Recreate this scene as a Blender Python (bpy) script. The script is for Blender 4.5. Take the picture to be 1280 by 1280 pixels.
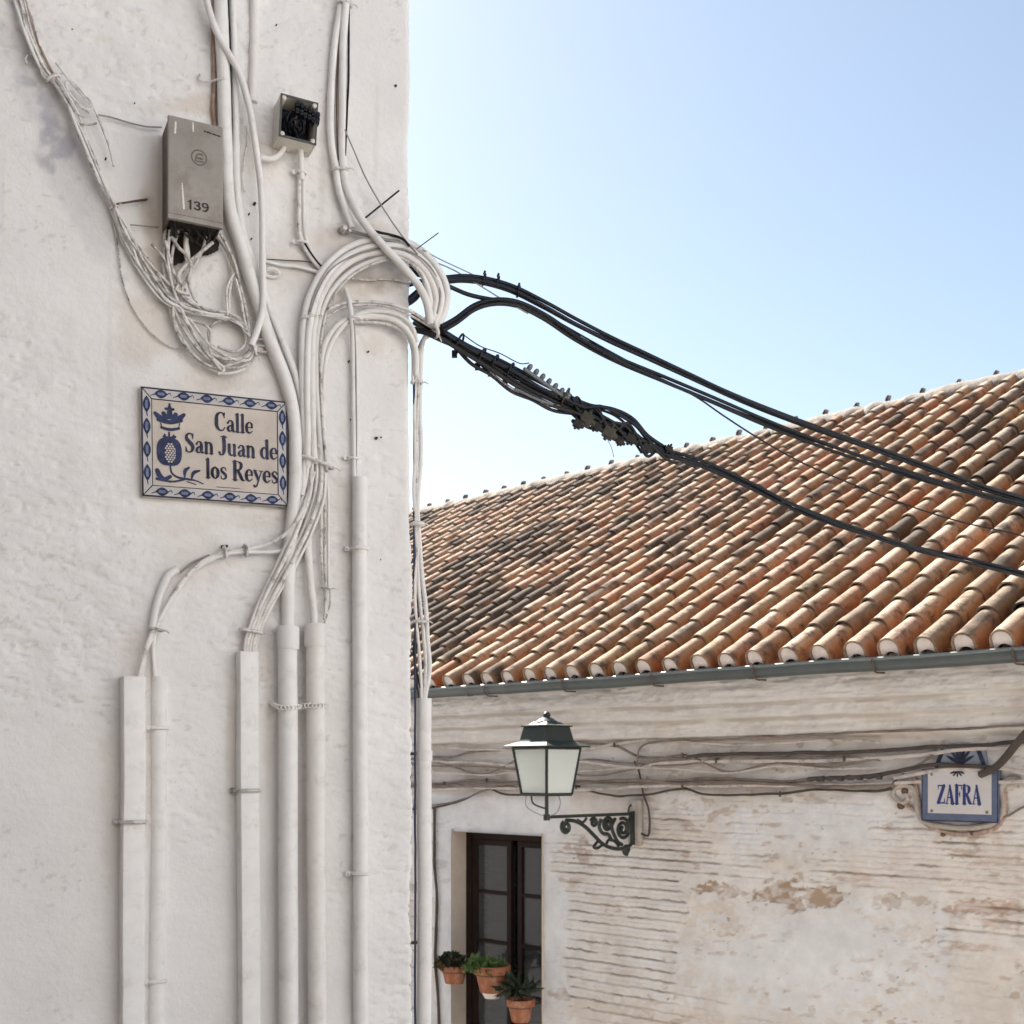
import bpy, bmesh, math, random
import numpy as np
from mathutils import Vector, Matrix
random.seed(7); RNG = np.random.default_rng(11)
for o in list(bpy.data.objects): bpy.data.objects.remove(o)
SC = bpy.context.scene
COL = SC.collection
EYE = 1.6                      # camera height (m); focal length F in units of 1/1280 of the frame
F = 1600.0; CX = 640.0; HY = 960.0
# ------------------------------------------------------------------ camera
cd = bpy.data.cameras.new('camera'); cam = bpy.data.objects.new('camera', cd); COL.objects.link(cam)
cam.location = (0, 0, EYE); cam.rotation_euler = (math.pi/2, 0, 0)
cd.sensor_width = 36; cd.lens = 36*F/1280; cd.shift_y = (HY-640)/1280
cd.clip_start = .05; cd.clip_end = 3000
cd.dof.use_dof = True; cd.dof.focus_distance = 4.2; cd.dof.aperture_fstop = 9.0
SC.camera = cam
# ------------------------------------------------------------------ sky, sun, exposure
SUN_DIR = Vector((-.53, .848, math.tan(math.radians(44)))).normalized()
w = bpy.data.worlds.new('World'); SC.world = w; w.use_nodes = True
nt = w.node_tree; nt.nodes.clear()
wo = nt.nodes.new('ShaderNodeOutputWorld'); bg = nt.nodes.new('ShaderNodeBackground'); sk = nt.nodes.new('ShaderNodeTexSky')
sk.sky_type = 'NISHITA'; sk.sun_disc = False
sk.sun_elevation = math.asin(SUN_DIR.z); sk.sun_rotation = math.atan2(SUN_DIR.x, SUN_DIR.y)
sk.altitude = 700; sk.air_density = 1.0; sk.dust_density = 1.4; sk.ozone_density = 0.8
bg.inputs['Strength'].default_value = .053
hs = nt.nodes.new('ShaderNodeHueSaturation'); hs.inputs['Hue'].default_value = .492; hs.inputs['Saturation'].default_value = .80; hs.inputs['Value'].default_value = 1.0
nt.links.new(sk.outputs[0], hs.inputs['Color']); nt.links.new(hs.outputs[0], bg.inputs[0]); nt.links.new(bg.outputs[0], wo.inputs[0])
sl = bpy.data.lights.new('sun', 'SUN'); so = bpy.data.objects.new('sun', sl); COL.objects.link(so)
sl.energy = 4.8; sl.angle = math.radians(.55); sl.color = (1.0, .945, .87)
so.rotation_euler = SUN_DIR.to_track_quat('Z', 'Y').to_euler(); so.location = (0, 0, 20)
vs = SC.view_settings
vs.view_transform = 'Standard'; vs.look = 'None'; vs.gamma = 1; vs.use_curve_mapping = False; vs.exposure = 1.84
SC.cycles.use_denoising = True
SC.cycles.max_bounces = 8

# ------------------------------------------------------------------ frames of the two walls
A = np.array((.9137, .406, 0)); NA = np.array((.406, -.9137, 0))      # near wall: along, outward
PN0 = np.array((-.9375, 4.0, 0)); CN = NA @ PN0
U = np.array((.686, -.7276, 0)); NU = np.array((-.7276, -.686, 0))    # far wall: along, outward
P_EAVE = 7.32; P_WALL = 7.56
Zv = np.array((0, 0, 1.0))
def ray(x, y): return np.array(((x-CX)/F, 1.0, (HY-y)/F))
def near(x, y, off=0.0):
    d = ray(x, y); t = (CN+off)/(NA @ d); p = d*t; p[2] += EYE; return p
def near_sz(x, y, off=0.0):
    p = near(x, y, off); return float((p-PN0) @ A), float(p[2])
def nsz(s, z, off=0.0): 
    p = PN0 + A*s + NA*off; return np.array((p[0], p[1], z))
def far(x, y, off=0.0):
    d = ray(x, y); t = (-P_WALL+off)/(NU @ d); p = d*t; p[2] += EYE; return p
def far_tz(x, y, off=0.0):
    p = far(x, y, off); return float(p @ U), float(p[2])
def ftz(t, z, off=0.0):
    p = U*t + NU*(-P_WALL+off); return np.array((p[0], p[1], z))
def at(x, y, Y): return np.array(((x-CX)/F*Y, Y, EYE+(HY-y)/F*Y))

# ------------------------------------------------------------------ numpy noise
_perm = RNG.random((64, 64))
def vnoise(x, y, seed=0):
    x = np.asarray(x, float)+seed*17.3; y = np.asarray(y, float)+seed*9.7
    xi = np.floor(x).astype(int); yi = np.floor(y).astype(int); fx = x-xi; fy = y-yi
    fx = fx*fx*(3-2*fx); fy = fy*fy*(3-2*fy)
    g = lambda a, b: _perm[a % 64, b % 64]
    return (g(xi, yi)*(1-fx)+g(xi+1, yi)*fx)*(1-fy)+(g(xi, yi+1)*(1-fx)+g(xi+1, yi+1)*fx)*fy
def fbm(x, y, o=4, seed=0):
    s = 0; a = .5; t = 0
    for i in range(o):
        s = s+a*vnoise(x*2**i, y*2**i, seed+i*3); t += a; a *= .5
    return s/t
def sstep(a, b, x): t = np.clip((x-a)/(b-a), 0, 1); return t*t*(3-2*t)

# ------------------------------------------------------------------ materials
def mat(name, base, rough=.7, var=.12, scale=12, bump=0, bscale=60, dirt=None, dscale=6, damt=.5, attr=False, metal=0, tint=None, spec=.3, bdist=.004, dlo=.52, dhi=.72):
    m = bpy.data.materials.new(name); m.use_nodes = True; n = m.node_tree; p = n.nodes['Principled BSDF']
    p.inputs['Roughness'].default_value = rough; p.inputs['Metallic'].default_value = metal
    p.inputs['Specular IOR Level'].default_value = spec
    tc = n.nodes.new('ShaderNodeTexCoord')
    def noise(sc, det=6, ro=.6):
        t = n.nodes.new('ShaderNodeTexNoise'); t.inputs['Scale'].default_value = sc; t.inputs['Detail'].default_value = det
        t.inputs['Roughness'].default_value = ro; n.links.new(tc.outputs['Object'], t.inputs['Vector']); return t
    def mix(a, b, f, mode='MIX'):
        x = n.nodes.new('ShaderNodeMix'); x.data_type = 'RGBA'; x.blend_type = mode
        for s, v in ((x.inputs[6], a), (x.inputs[7], b), (x.inputs[0], f)):
            if isinstance(v, bpy.types.NodeSocket): n.links.new(v, s)
            elif isinstance(v, (int, float)): s.default_value = v
            else: s.default_value = (*v, 1)
        return x.outputs[2]
    def ramp(src, a, b):
        r = n.nodes.new('ShaderNodeMapRange'); r.inputs[1].default_value = a; r.inputs[2].default_value = b; n.links.new(src, r.inputs[0]); return r.outputs[0]
    if attr:
        at_ = n.nodes.new('ShaderNodeAttribute'); at_.attribute_name = 'Col'; c = at_.outputs['Color']
        if tint: c = mix(c, tint, 1.0, 'MULTIPLY')
    else:
        c = mix(base, base, 0.0)
    nv = noise(scale)
    lo = tuple([1-var]*3); hi = tuple([1+var]*3)
    vmix = mix(lo, hi, ramp(nv.outputs['Fac'], .3, .7))
    c = mix(c, vmix, 1.0, 'MULTIPLY')
    if dirt:
        nd = noise(dscale, 8, .7)
        f = ramp(nd.outputs['Fac'], dlo, dhi)
        k = n.nodes.new('ShaderNodeMath'); k.operation = 'MULTIPLY'; k.inputs[1].default_value = damt; n.links.new(f, k.inputs[0])
        c = mix(c, dirt, k.outputs[0])
    n.links.new(c, p.inputs['Base Color'])
    if bump:
        nb = noise(bscale, 8, .65); b = n.nodes.new('ShaderNodeBump'); b.inputs['Strength'].default_value = bump; b.inputs['Distance'].default_value = bdist
        n.links.new(nb.outputs['Fac'], b.inputs['Height']); n.links.new(b.outputs[0], p.inputs['Normal'])
    return m
M = {}
M['plaster'] = mat('whitewashed plaster', (.8, .8, .8), .9, .04, 5, .9, 55, attr=True, spec=.15)
M['oldwall'] = mat('old painted brick', (.8, .8, .8), .92, .07, 9, .55, 45, attr=True, spec=.12, bdist=.008)
M['paint'] = mat('painted pvc', (.79, .775, .76), .6, .05, 14, .15, 90, dirt=(.50, .45, .40), dscale=17, damt=.42, dlo=.53)
M['paint2'] = mat('painted pvc warm', (.77, .74, .715), .62, .06, 14, .15, 90, dirt=(.46, .40, .35), dscale=19, damt=.45, dlo=.53)
M['cable'] = mat('painted cable', (.75, .725, .70), .6, .09, 20, .2, 120, dirt=(.22, .185, .16), dscale=30, damt=.8, dlo=.50, dhi=.66)
M['cable2'] = mat('painted cable dirty', (.65, .62, .59), .62, .12, 20, .2, 120, dirt=(.12, .10, .09), dscale=34, damt=.85, dlo=.47, dhi=.62)
M['shadepatch'] = mat('painted shade', (.03, .026, .022), .95, .3, 30, .4, 60)
M['greycable'] = mat('grey cable', (.30, .29, .28), .6, .1, 20)
M['black'] = mat('black cable', (.007, .009, .015), .5, .25, 30, .1, 150, dirt=(.026, .028, .032), dscale=30, damt=.5, spec=.3)
M['blackwarm'] = mat('black cable weathered', (.017, .017, .018), .55, .3, 30, .2, 150, dirt=(.045, .043, .036), dscale=24, damt=.6)
M['blue'] = mat('dark blue cable', (.03, .04, .09), .5, .2, 20)
M['rust'] = mat('rusty iron', (.13, .085, .06), .8, .3, 60, .3, 200)
M['brownpipe'] = mat('peeling pipe', (.36, .25, .2), .8, .2, 40, .3, 100, dirt=(.68, .6, .55), dscale=25, damt=.9)
M['boxgrey'] = mat('grey plastic box', (.315, .29, .265), .55, .16, 5, .15, 60, dirt=(.19, .16, .13), dscale=12, damt=.7, dlo=.49)
M['boxside'] = mat('brown box side', (.13, .10, .078), .6, .14, 9, .1, 80)
M['boxcream'] = mat('cream junction box', (.70, .655, .58), .6, .08, 14, .2, 90, dirt=(.25, .2, .16), dscale=30, damt=.6)
M['teal'] = mat('box rim', (.07, .08, .075), .5, .2, 20)
M['ink'] = mat('dark print', (.035, .032, .03), .6, .1)
M['mark'] = mat('embossed mark', (.15, .13, .11), .6, .15, 60)
M['scratch'] = mat('white scratch', (.72, .69, .65), .7, .05)
M['ceramic'] = mat('glazed tile cream', (.51, .44, .385), .32, .16, 8, .06, 40, dirt=(.38, .30, .24), dscale=10, damt=.5, spec=.5)
M['ceramicb'] = mat('glazed tile border', (.45, .43, .43), .32, .08, 9, .06, 40, spec=.5)
M['cobalt'] = mat('cobalt glaze', (.022, .032, .090), .45, .5, 50, spec=.2)
M['cobaltdark'] = mat('dark cobalt glaze', (.034, .037, .068), .5, .75, 16, spec=.15)
M['cobaltpale'] = mat('pale cobalt glaze', (.15, .18, .29), .45, .3, 40, spec=.2)
M['seed'] = mat('pale glaze', (.50, .44, .40), .35, .1, 40, spec=.5)
M['zpanel'] = mat('zafra panel', (.57, .54, .53), .35, .05, 9, spec=.5)
M['zblue'] = mat('zafra border', (.10, .125, .195), .35, .18, 20, spec=.5)
M['crestgrey'] = mat('grey blue crest', (.20, .23, .27), .5, .25, 14)
M['zink'] = mat('zafra letters', (.03, .045, .16), .4, .2, 20)
M['tile'] = mat('clay roof tile', (.5, .3, .2), .9, .22, 9, .7, 60, dirt=(.055, .042, .032), dscale=9, damt=.9, dlo=.47, dhi=.66, attr=True, spec=.15, bdist=.006)
M['mortar'] = mat('lime mortar', (.46, .41, .36), .95, .2, 12, .8, 40, dirt=(.22, .18, .15), dscale=7, damt=.7, dlo=.47, bdist=.01)
M['ridgemortar'] = mat('grey ridge mortar', (.30, .265, .23), .95, .25, 9, .9, 30, dirt=(.13, .11, .09), dscale=5, damt=.7, dlo=.46, bdist=.02)
M['tileend'] = mat('plastered tile end', (.80, .715, .67), .95, .08, 14, .5, 50, dirt=(.45, .36, .3), dscale=9, damt=.4)
M['ridgetile'] = mat('ridge tile lip', (.22, .185, .16), .9, .3, 20, .5, 50)
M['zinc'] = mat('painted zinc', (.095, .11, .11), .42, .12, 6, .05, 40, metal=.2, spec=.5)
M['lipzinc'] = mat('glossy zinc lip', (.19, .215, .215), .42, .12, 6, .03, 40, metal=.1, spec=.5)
M['iron'] = mat('black green iron', (.018, .024, .021), .42, .25, 30, .15, 120, dirt=(.06, .055, .045), dscale=30, damt=.5, spec=.5)
M['lampgreen'] = mat('lamp paint', (.022, .032, .027), .5, .2, 20, .05, 60, spec=.6)
M['wood'] = mat('dark brown wood', (.020, .011, .009), .6, .25, 20, .1, 80, spec=.12)
M['terracotta'] = mat('terracotta', (.33, .125, .065), .85, .14, 14, .2, 60, dirt=(.50, .34, .26), dscale=12, damt=.7, dlo=.48)
M['soil'] = mat('soil', (.04, .03, .02), .95, .3, 50, .5, 80)
M['leaf'] = mat('leaf', (.075, .13, .035), .6, .4, 30)
M['leafdry'] = mat('dry leaf', (.13, .075, .035), .8, .4, 30)
M['leafdark'] = mat('dark leaf', (.022, .034, .017), .6, .4, 30)
M['clearplastic'] = mat('cloudy plastic', (.15, .16, .175), .35, .1, 20)
M['brass'] = mat('dirty connector', (.05, .046, .032), .5, .4, 60, .2, 90)
M['cobble'] = mat('cobbled street', (.30, .285, .265), .9, .25, 4, .6, 9, bdist=.02)
M['blind'] = mat('grey blind', (.055, .054, .06), .7, .08, 5)
M['fitting'] = mat('grey fitting', (.32, .31, .30), .5, .1)
M['wirewall'] = mat('dirty wall cable', (.22, .17, .14), .7, .3, 9, .1, 80, dirt=(.07, .055, .045), dscale=5, damt=.8)
M['wirepale'] = mat('pale wall cable', (.56, .5, .46), .7, .15, 9, .1, 80, dirt=(.14, .1, .08), dscale=7, damt=.85)
M['wiredark'] = mat('dark wall cable', (.075, .058, .050), .7, .3, 9)
def glassy():
    m = bpy.data.materials.new('window glass'); m.use_nodes = True; p = m.node_tree.nodes['Principled BSDF']
    p.inputs['Base Color'].default_value = (.35, .36, .38, 1); p.inputs['Roughness'].default_value = .06
    p.inputs['Transmission Weight'].default_value = .9; p.inputs['IOR'].default_value = 1.3; return m
M['glass'] = glassy()
def opal():
    m = bpy.data.materials.new('opal glass'); m.use_nodes = True; n = m.node_tree; p = n.nodes['Principled BSDF']
    p.inputs['Base Color'].default_value = (.86, .89, .86, 1); p.inputs['Roughness'].default_value = .3
    t = n.nodes.new('ShaderNodeBsdfTranslucent'); t.inputs[0].default_value = (.95, .97, .95, 1)
    x = n.nodes.new('ShaderNodeMixShader'); x.inputs[0].default_value = .5; o = n.nodes['Material Output']
    n.links.new(p.outputs[0], x.inputs[1]); n.links.new(t.outputs[0], x.inputs[2]); n.links.new(x.outputs[0], o.inputs[0]); return m
M['opal'] = opal()

# ------------------------------------------------------------------ object helpers
def tag(o, label=None, cat=None, group=None, kind=None):
    if label: o['label'] = label
    if cat: o['category'] = cat
    if group: o['group'] = group
    if kind: o['kind'] = kind
    return o
def empty(name, loc, label, cat, group=None):
    o = bpy.data.objects.new(name, None); COL.objects.link(o); o.location = tuple(map(float, loc)); o.empty_display_size = .05
    return tag(o, label, cat, group)
class MB:
    def __init__(s): s.v = []; s.f = []; s.c = []; s.n = 0; s.col = None
    def add(s, v, f, c=None):
        v = np.asarray(v, float).reshape(-1, 3); s.v.append(v)
        if isinstance(f, np.ndarray): s.f.extend((f+s.n).tolist())
        else: s.f.extend([[i+s.n for i in q] for q in f])
        s.n += len(v)
        if c is not None:
            c = np.asarray(c, float)
            if c.ndim == 1: c = np.tile(c, (len(v), 1))
            s.c.append(c)
    def tube(s, pts, r, sides=8, cap=True, c=None, flat=1.0, up=None):
        P = np.asarray(pts, float); n = len(P); r = np.broadcast_to(np.asarray(r, float), (n,))
        T = np.gradient(P, axis=0); T /= np.linalg.norm(T, axis=1)[:, None]+1e-12
        ref = np.array((0, 0, 1.)) if abs(T[0][2]) < .9 else np.array((1., 0, 0))
        if up is not None: ref = np.asarray(up, float)
        nrm = ref - T[0]*(ref @ T[0]); nrm /= np.linalg.norm(nrm)
        ang = np.arange(sides)/sides*2*math.pi; V = []
        for i in range(n):
            nrm = nrm-T[i]*(nrm @ T[i]); nrm /= np.linalg.norm(nrm)+1e-12; b = np.cross(T[i], nrm)
            V.append(P[i]+r[i]*(np.cos(ang)[:, None]*nrm*flat+np.sin(ang)[:, None]*b))
        f = []
        for i in range(n-1):
            for k in range(sides):
                k2 = (k+1) % sides; f.append([i*sides+k, i*sides+k2, (i+1)*sides+k2, (i+1)*sides+k])
        if cap: f.append(list(range(sides))[::-1]); f.append([(n-1)*sides+k for k in range(sides)])
        s.add(np.concatenate(V), f, c)
    def box(s, o, x, y, z, c=None):        # origin corner + three edge vectors
        o, x, y, z = (np.asarray(q, float) for q in (o, x, y, z))
        v = [o, o+x, o+x+y, o+y, o+z, o+x+z, o+x+y+z, o+y+z]
        f = [[0, 3, 2, 1], [4, 5, 6, 7], [0, 1, 5, 4], [1, 2, 6, 5], [2, 3, 7, 6], [3, 0, 4, 7]]
        if np.dot(np.cross(x, y), z) < 0: f = [q[::-1] for q in f]
        s.add(v, f, c)
    def prism(s, prof, a, b, o, d, c=None):   # profile points (i,j) in axes a,b, swept by d
        prof = np.asarray(prof, float); n = len(prof); base = np.asarray(o)+prof[:, :1]*np.asarray(a)+prof[:, 1:]*np.asarray(b)
        v = np.concatenate((base, base+np.asarray(d)))
        f = [[i, (i+1) % n, (i+1) % n+n, i+n] for i in range(n)]+[list(range(n))[::-1], list(range(n, 2*n))]
        s.add(v, f, c)
    def build(s, name, m, parent=None, smooth=False, bevel=0):
        V = np.concatenate(s.v); me = bpy.data.meshes.new(name)
        if parent is not None and parent.type == 'EMPTY' or parent is not None:
            off = np.array(world_loc(parent)); V = V-off
        me.from_pydata(V.tolist(), [], s.f)
        bm = bmesh.new(); bm.from_mesh(me); bmesh.ops.recalc_face_normals(bm, faces=bm.faces); bm.to_mesh(me); bm.free()
        if s.c:
            ca = me.color_attributes.new('Col', 'FLOAT_COLOR', 'POINT'); C = np.concatenate(s.c)
            ca.data.foreach_set('color', np.concatenate((C[:, :3], np.ones((len(C), 1))), 1).ravel())
        me.materials.append(m if not isinstance(m, str) else M[m])
        if smooth:
            me.polygons.foreach_set('use_smooth', [True]*len(me.polygons))
            try: me.set_sharp_from_angle(angle=math.radians(50))
            except Exception: pass
        o = bpy.data.objects.new(name, me); COL.objects.link(o)
        if parent is not None: o.parent = parent
        if bevel:
            b = o.modifiers.new('bevel', 'BEVEL'); b.width = bevel; b.segments = 2; b.limit_method = 'ANGLE'
        return o
def world_loc(o):
    l = Vector(o.location)
    while o.parent: o = o.parent; l = l+Vector(o.location)
    return l
def grid_faces(nr, nc, mask=None):
    i = np.arange(nr-1)[:, None]; j = np.arange(nc-1)[None, :]
    a = i*nc+j; q = np.stack((a, a+1, a+nc+1, a+nc), -1)
    q = q.reshape(-1, 4) if mask is None else q[mask]
    return q
def spline(P, step=.012):
    P = np.asarray(P, float)
    if len(P) == 2: n = max(2, int(np.linalg.norm(P[1]-P[0])/step)); return P[0]+(P[1]-P[0])*np.linspace(0, 1, n+1)[:, None]
    Q = np.concatenate(([2*P[0]-P[1]], P, [2*P[-1]-P[-2]])); out = []
    for i in range(1, len(Q)-2):
        p0, p1, p2, p3 = Q[i-1:i+3]; n = max(2, int(np.linalg.norm(p2-p1)/step))
        al = .5
        t0 = 0; t1 = t0+max(1e-6, np.linalg.norm(p1-p0))**al; t2 = t1+max(1e-6, np.linalg.norm(p2-p1))**al; t3 = t2+max(1e-6, np.linalg.norm(p3-p2))**al
        t = np.linspace(t1, t2, n, endpoint=False)[:, None]
        a1 = (t1-t)/(t1-t0)*p0+(t-t0)/(t1-t0)*p1; a2 = (t2-t)/(t2-t1)*p1+(t-t1)/(t2-t1)*p2; a3 = (t3-t)/(t3-t2)*p2+(t-t2)/(t3-t2)*p3
        b1 = (t2-t)/(t2-t0)*a1+(t-t0)/(t2-t0)*a2; b2 = (t3-t)/(t3-t1)*a2+(t-t1)/(t3-t1)*a3
        out.append((t2-t)/(t2-t1)*b1+(t-t1)/(t2-t1)*b2)
    return np.concatenate(out+[P[-1:]])
PX = .0025                    # metres per photo pixel at the near wall
def npts(pts, off):
    return [near(p[0], p[1], p[2] if len(p) > 2 else off) for p in pts]
def cable(label, cat, pts, r, m='cable', off=.015, group=None, name='wall_cable', wig=.5, parent=None, rend=None, step=.012, sides=8):
    P = spline(npts(pts, off), step); n = len(P)
    k = np.arange(n)*step
    sd = random.random()*50
    P = P+A*((fbm(k*9, k*0+sd, 2)-.5)*wig*PX*2)[:, None]+NA*((fbm(k*9, k*0+sd+9, 2)-.5)*wig*PX)[:, None]
    rr = r*PX*(1+.10*(fbm(k*22, k*0+sd+20, 2)-.5))
    if rend: rr = rr*np.linspace(1, rend, n)
    b = MB()
    if parent is None:
        o0 = empty_free(name, b, P, rr, m, sides); return tag(o0, label, cat, group)
    b.tube(P, rr, sides); return b.build(name, m, parent, True)
def empty_free(name, b, P, rr, m, sides):
    loc = P[-1].copy(); b.tube(P-loc, rr, sides); o = b.build(name, m, None, True); o.location = tuple(loc); return o
def rig(name, b, m, loc, label, cat, group=None, smooth=False, bevel=0):     # a thing that is one mesh
    for v in b.v: v -= np.asarray(loc)
    o = b.build(name, m, None, smooth, bevel); o.location = tuple(map(float, loc)); return tag(o, label, cat, group)

# ================================================================== GROUND
g = MB()
xs = np.concatenate((np.linspace(-900, -16, 20), np.linspace(-15, 15, 61), np.linspace(16, 900, 20)))
ys = np.concatenate((np.linspace(-900, -11, 20), np.linspace(-10, 25, 71), np.linspace(26, 900, 20)))
X, Yg = np.meshgrid(xs, ys); H = -1.9*sstep(4.5, 9, Yg)+.02*(fbm(X*.7, Yg*.7)-.5)
g.add(np.stack((X, Yg, H), -1).reshape(-1, 3), grid_faces(len(ys), len(xs)))
tag(g.build('ground', 'cobble', None, True), kind='structure')

# ================================================================== ADDED UNSEEN HOUSES (behind the viewer; one bounces sun, one blocks side light)
M['ochre'] = mat('added light block house ochre wash', (.22, .19, .16), .9, .1, 3, .3, 40)
M['cream'] = mat('added bounce house pale lime wash', (.76, .775, .79), .9, .06, 3, .3, 40)
def bounce_facade():
    e = empty('bounce_house', (2, -4.6, 0), 'unseen pale house added across the street to bounce sunlight', 'house')
    b = MB(); b.box((3.4, -9, -2), (34, 0, 0), (0, 4.5, 0), (0, 0, 12.5)); b.build('wall', 'cream', e)  # wall of the added unseen bounce house
    b = MB(); b.prism([(-.4, 0), (4.9, 0), (4.9, .1), (2.25, 1.3), (-.4, .1)], (0, 1, 0), (0, 0, 1), (3.1, -9, 10.5), (34.6, 0, 0)); b.build('roof', 'terracotta', e)
    for x in (6.5, 10, 13.5, 17, 20.5):
        for z in (1.0, 4.2, 7.4):
            b = MB(); b.box((x, -4.5, z), (1.0, 0, 0), (0, .05, 0), (0, 0, 1.5)); w_ = b.build('window', 'wood', e, bevel=.01)  # window of the added unseen bounce house
            b = MB(); b.box((x-.1, -4.5, z-.12), (1.2, 0, 0), (0, .14, 0), (0, 0, .1)); b.build('sill', 'mortar', w_)
    b = MB(); b.box((4.2, -4.5, 0), (1.1, 0, 0), (0, .05, 0), (0, 0, 2.2)); b.build('door', 'wood', e, bevel=.01)
bounce_facade()
def side_light_block():  # unseen house, added and kept dark to block light from the left
    e = empty('light_block_house', (-7, -2, 0), 'unseen dark ochre house added behind the viewer to block light from the left', 'house')
    b = MB(); b.prism([(-12, -12), (3.2, -12), (3.2, -5), (-5.5, -5), (-5.5, 2.5), (-12, 2.5)], (1, 0, 0), (0, 1, 0), (0, 0, -1), (0, 0, 9)); b.build('wall', 'ochre', e)  # wall of the added unseen light-blocking house
    b = MB(); b.prism([(-12.3, 8.0), (-5.1, 8.0), (-5.1, 8.1), (-8.7, 9.4), (-12.3, 8.1)], (1, 0, 0), (0, 0, 1), (0, -12.3, 0), (0, 15.1, 0)); b.build('roof', 'terracotta', e)
    for y in (-9, -5.5, -2):
        b = MB(); b.box((-5.5, y, 1), (.05, 0, 0), (0, 1.0, 0), (0, 0, 1.5)); b.build('window', 'wood', e, bevel=.01)  # window of the added unseen light-blocking house
side_light_block()

# ================================================================== NEAR HOUSE
SC_S = near_sz(511.5, 500)[0]                       # the corner
house = empty('whitewashed_house', (*nsz(0, 0)[:2], 0), 'whitewashed house corner covered in painted cables and white conduits', 'house')
def near_wall():
    b = MB(); R = .018
    s1 = np.concatenate((np.linspace(-4.5, -.95, 14), np.arange(-.9, SC_S-R, .006)))
    arc = np.linspace(0, math.pi/2, 7)[1:]
    z = np.concatenate((np.linspace(-1.9, .6, 10), np.arange(.65, 4.45, .006), np.linspace(4.5, 8.4, 8)))
    s = list(s1); o = [0.0]*len(s1); na = [0.0]*len(s1)
    for a_ in arc: s.append(SC_S-R+R*math.sin(a_)); o.append(-R+R*math.cos(a_)); na.append(a_)
    for d in list(np.arange(.03, .4, .02))+[.6, 1, 2, 4, 7]: s.append(SC_S); o.append(-R-d); na.append(math.pi/2)
    s, o, na = map(np.array, (s, o, na)); path = np.cumsum(np.r_[0, np.hypot(np.diff(s), np.diff(o))])-4.5
    S, Zz = np.meshgrid(path, z)
    big = (fbm(S*2.2, Zz*2.2, 3, 1)-.5)*.022
    lump = fbm(S*14, Zz*26, 4, 5)
    rough = (lump-.5)*.0095
    tro = sstep(.52, .8, fbm(S*30, Zz*75, 4, 12))*sstep(.38, .62, fbm(S*2.6, Zz*2.2, 3, 21))    # horizontal trowel scratches in patches
    disp = big+rough*(.4+.9*sstep(.4, .6, fbm(S*2.6, Zz*2.2, 3, 21)))-.0055*tro
    disp = disp*np.where(na[None, :] > .5, 1.2, 1.0)
    nx = np.cos(na)[None, :, None]*NA+np.sin(na)[None, :, None]*A
    base = PN0+s[None, :, None]*A+o[None, :, None]*NA
    base = base+(.013*sstep(2.45, 2.2, Zz)*sstep(SC_S-.09, SC_S-.01, s)[None, :])[..., None]*A
    V = base+disp[..., None]*nx; V[..., 2] = Zz
    # colour
    px = CX+F*V[..., 0]/V[..., 1]; py = HY-F*(V[..., 2]-EYE)/V[..., 1]
    c = np.ones(V.shape)*np.array((.80, .785, .775))
    mot = fbm(S*5, Zz*5, 4, 30)[..., None]; c = c*(.965+.07*mot)
    def blot(x, y, rx, ry, ang=0, sd=0, edge=.35):
        ca, sa = math.cos(ang), math.sin(ang); dx = px-x; dy = py-y; a_ = (dx*ca+dy*sa)/rx; b_ = (-dx*sa+dy*ca)/ry
        d = np.sqrt(a_**2+b_**2)+(fbm(px*.03, py*.03, 4, sd)-.5)*1.3
        return sstep(1.0, 1.0-edge*2, d)[..., None]
    def lay(c, col, k): return c*(1-k)+np.array(col)*k
    spk = sstep(.45, .7, fbm(px*.045, py*.045, 4, 51))[..., None]
    for x, y, rx, ry, an, k in ((48, 125, 95, 30, 1.0, .75), (80, 205, 105, 32, 1.1, .8), (115, 275, 90, 26, 1.05, .7), (10, 45, 65, 26, 1, .55)):
        c = lay(c, (.40, .39, .44), blot(x, y, rx, ry, an, int(x))*k*(.35+.65*spk))
    for x, y, rx, ry, k in ((192, 245, 20, 70, .5), (205, 310, 30, 60, .6), (180, 400, 40, 80, .35), (235, 132, 70, 18, .45), (330, 200, 26, 46, .3), (275, 130, 14, 60, .5), (450, 300, 70, 25, .35), (440, 355, 70, 35, .4), (470, 430, 44, 25, .3),
                            (360, 330, 50, 60, .25), (170, 840, 26, 60, .3), (230, 700, 60, 40, .22), (270, 480, 80, 30, .25), (318, 830, 24, 30, .25), (140, 1000, 20, 130, .25), (290, 930, 14, 120, .3), (336, 900, 12, 90, .3), (430, 640, 14, 120, .2), (262, 650, 120, 22, .22), (376, 1010, 10, 200, .3), (184, 980, 8, 120, .35)):
        c = lay(c, (.58, .49, .40), blot(x, y, rx, ry, 0, int(y))*k)
    for x, y, rx, ry, k in ((280, 480, 60, 12, .3), (185, 262, 12, 40, .4), (418, 290, 25, 14, .4), (375, 330, 30, 16, .3), (470, 356, 44, 20, .75), (440, 345, 30, 16, .4), (495, 345, 22, 26, .55), (212, 330, 22, 46, .5), (240, 325, 40, 30, .35), (330, 800, 14, 30, .25), (480, 390, 40, 12, .25), (320, 185, 18, 40, .35)):
        c = lay(c, (.36, .31, .27), blot(x, y, rx, ry, 0, int(x+y))*k*(.4+.6*spk))
    fle = sstep(.70, .78, fbm(px*.11, py*.16, 3, 77))[..., None]*sstep(.45, .6, fbm(px*.012, py*.012, 3, 41))[..., None]
    c = lay(c, (.45, .43, .42), fle*.35)
    drp = sstep(.62, .74, fbm(S*26, Zz*1.1, 3, 160))*sstep(.5, .68, fbm(S*2.0, Zz*1.4, 2, 170))
    c = lay(c, (.56, .50, .45), drp[..., None]*.22)
    b.add(V.reshape(-1, 3), grid_faces(*S.shape), c.reshape(-1, 3))
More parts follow.
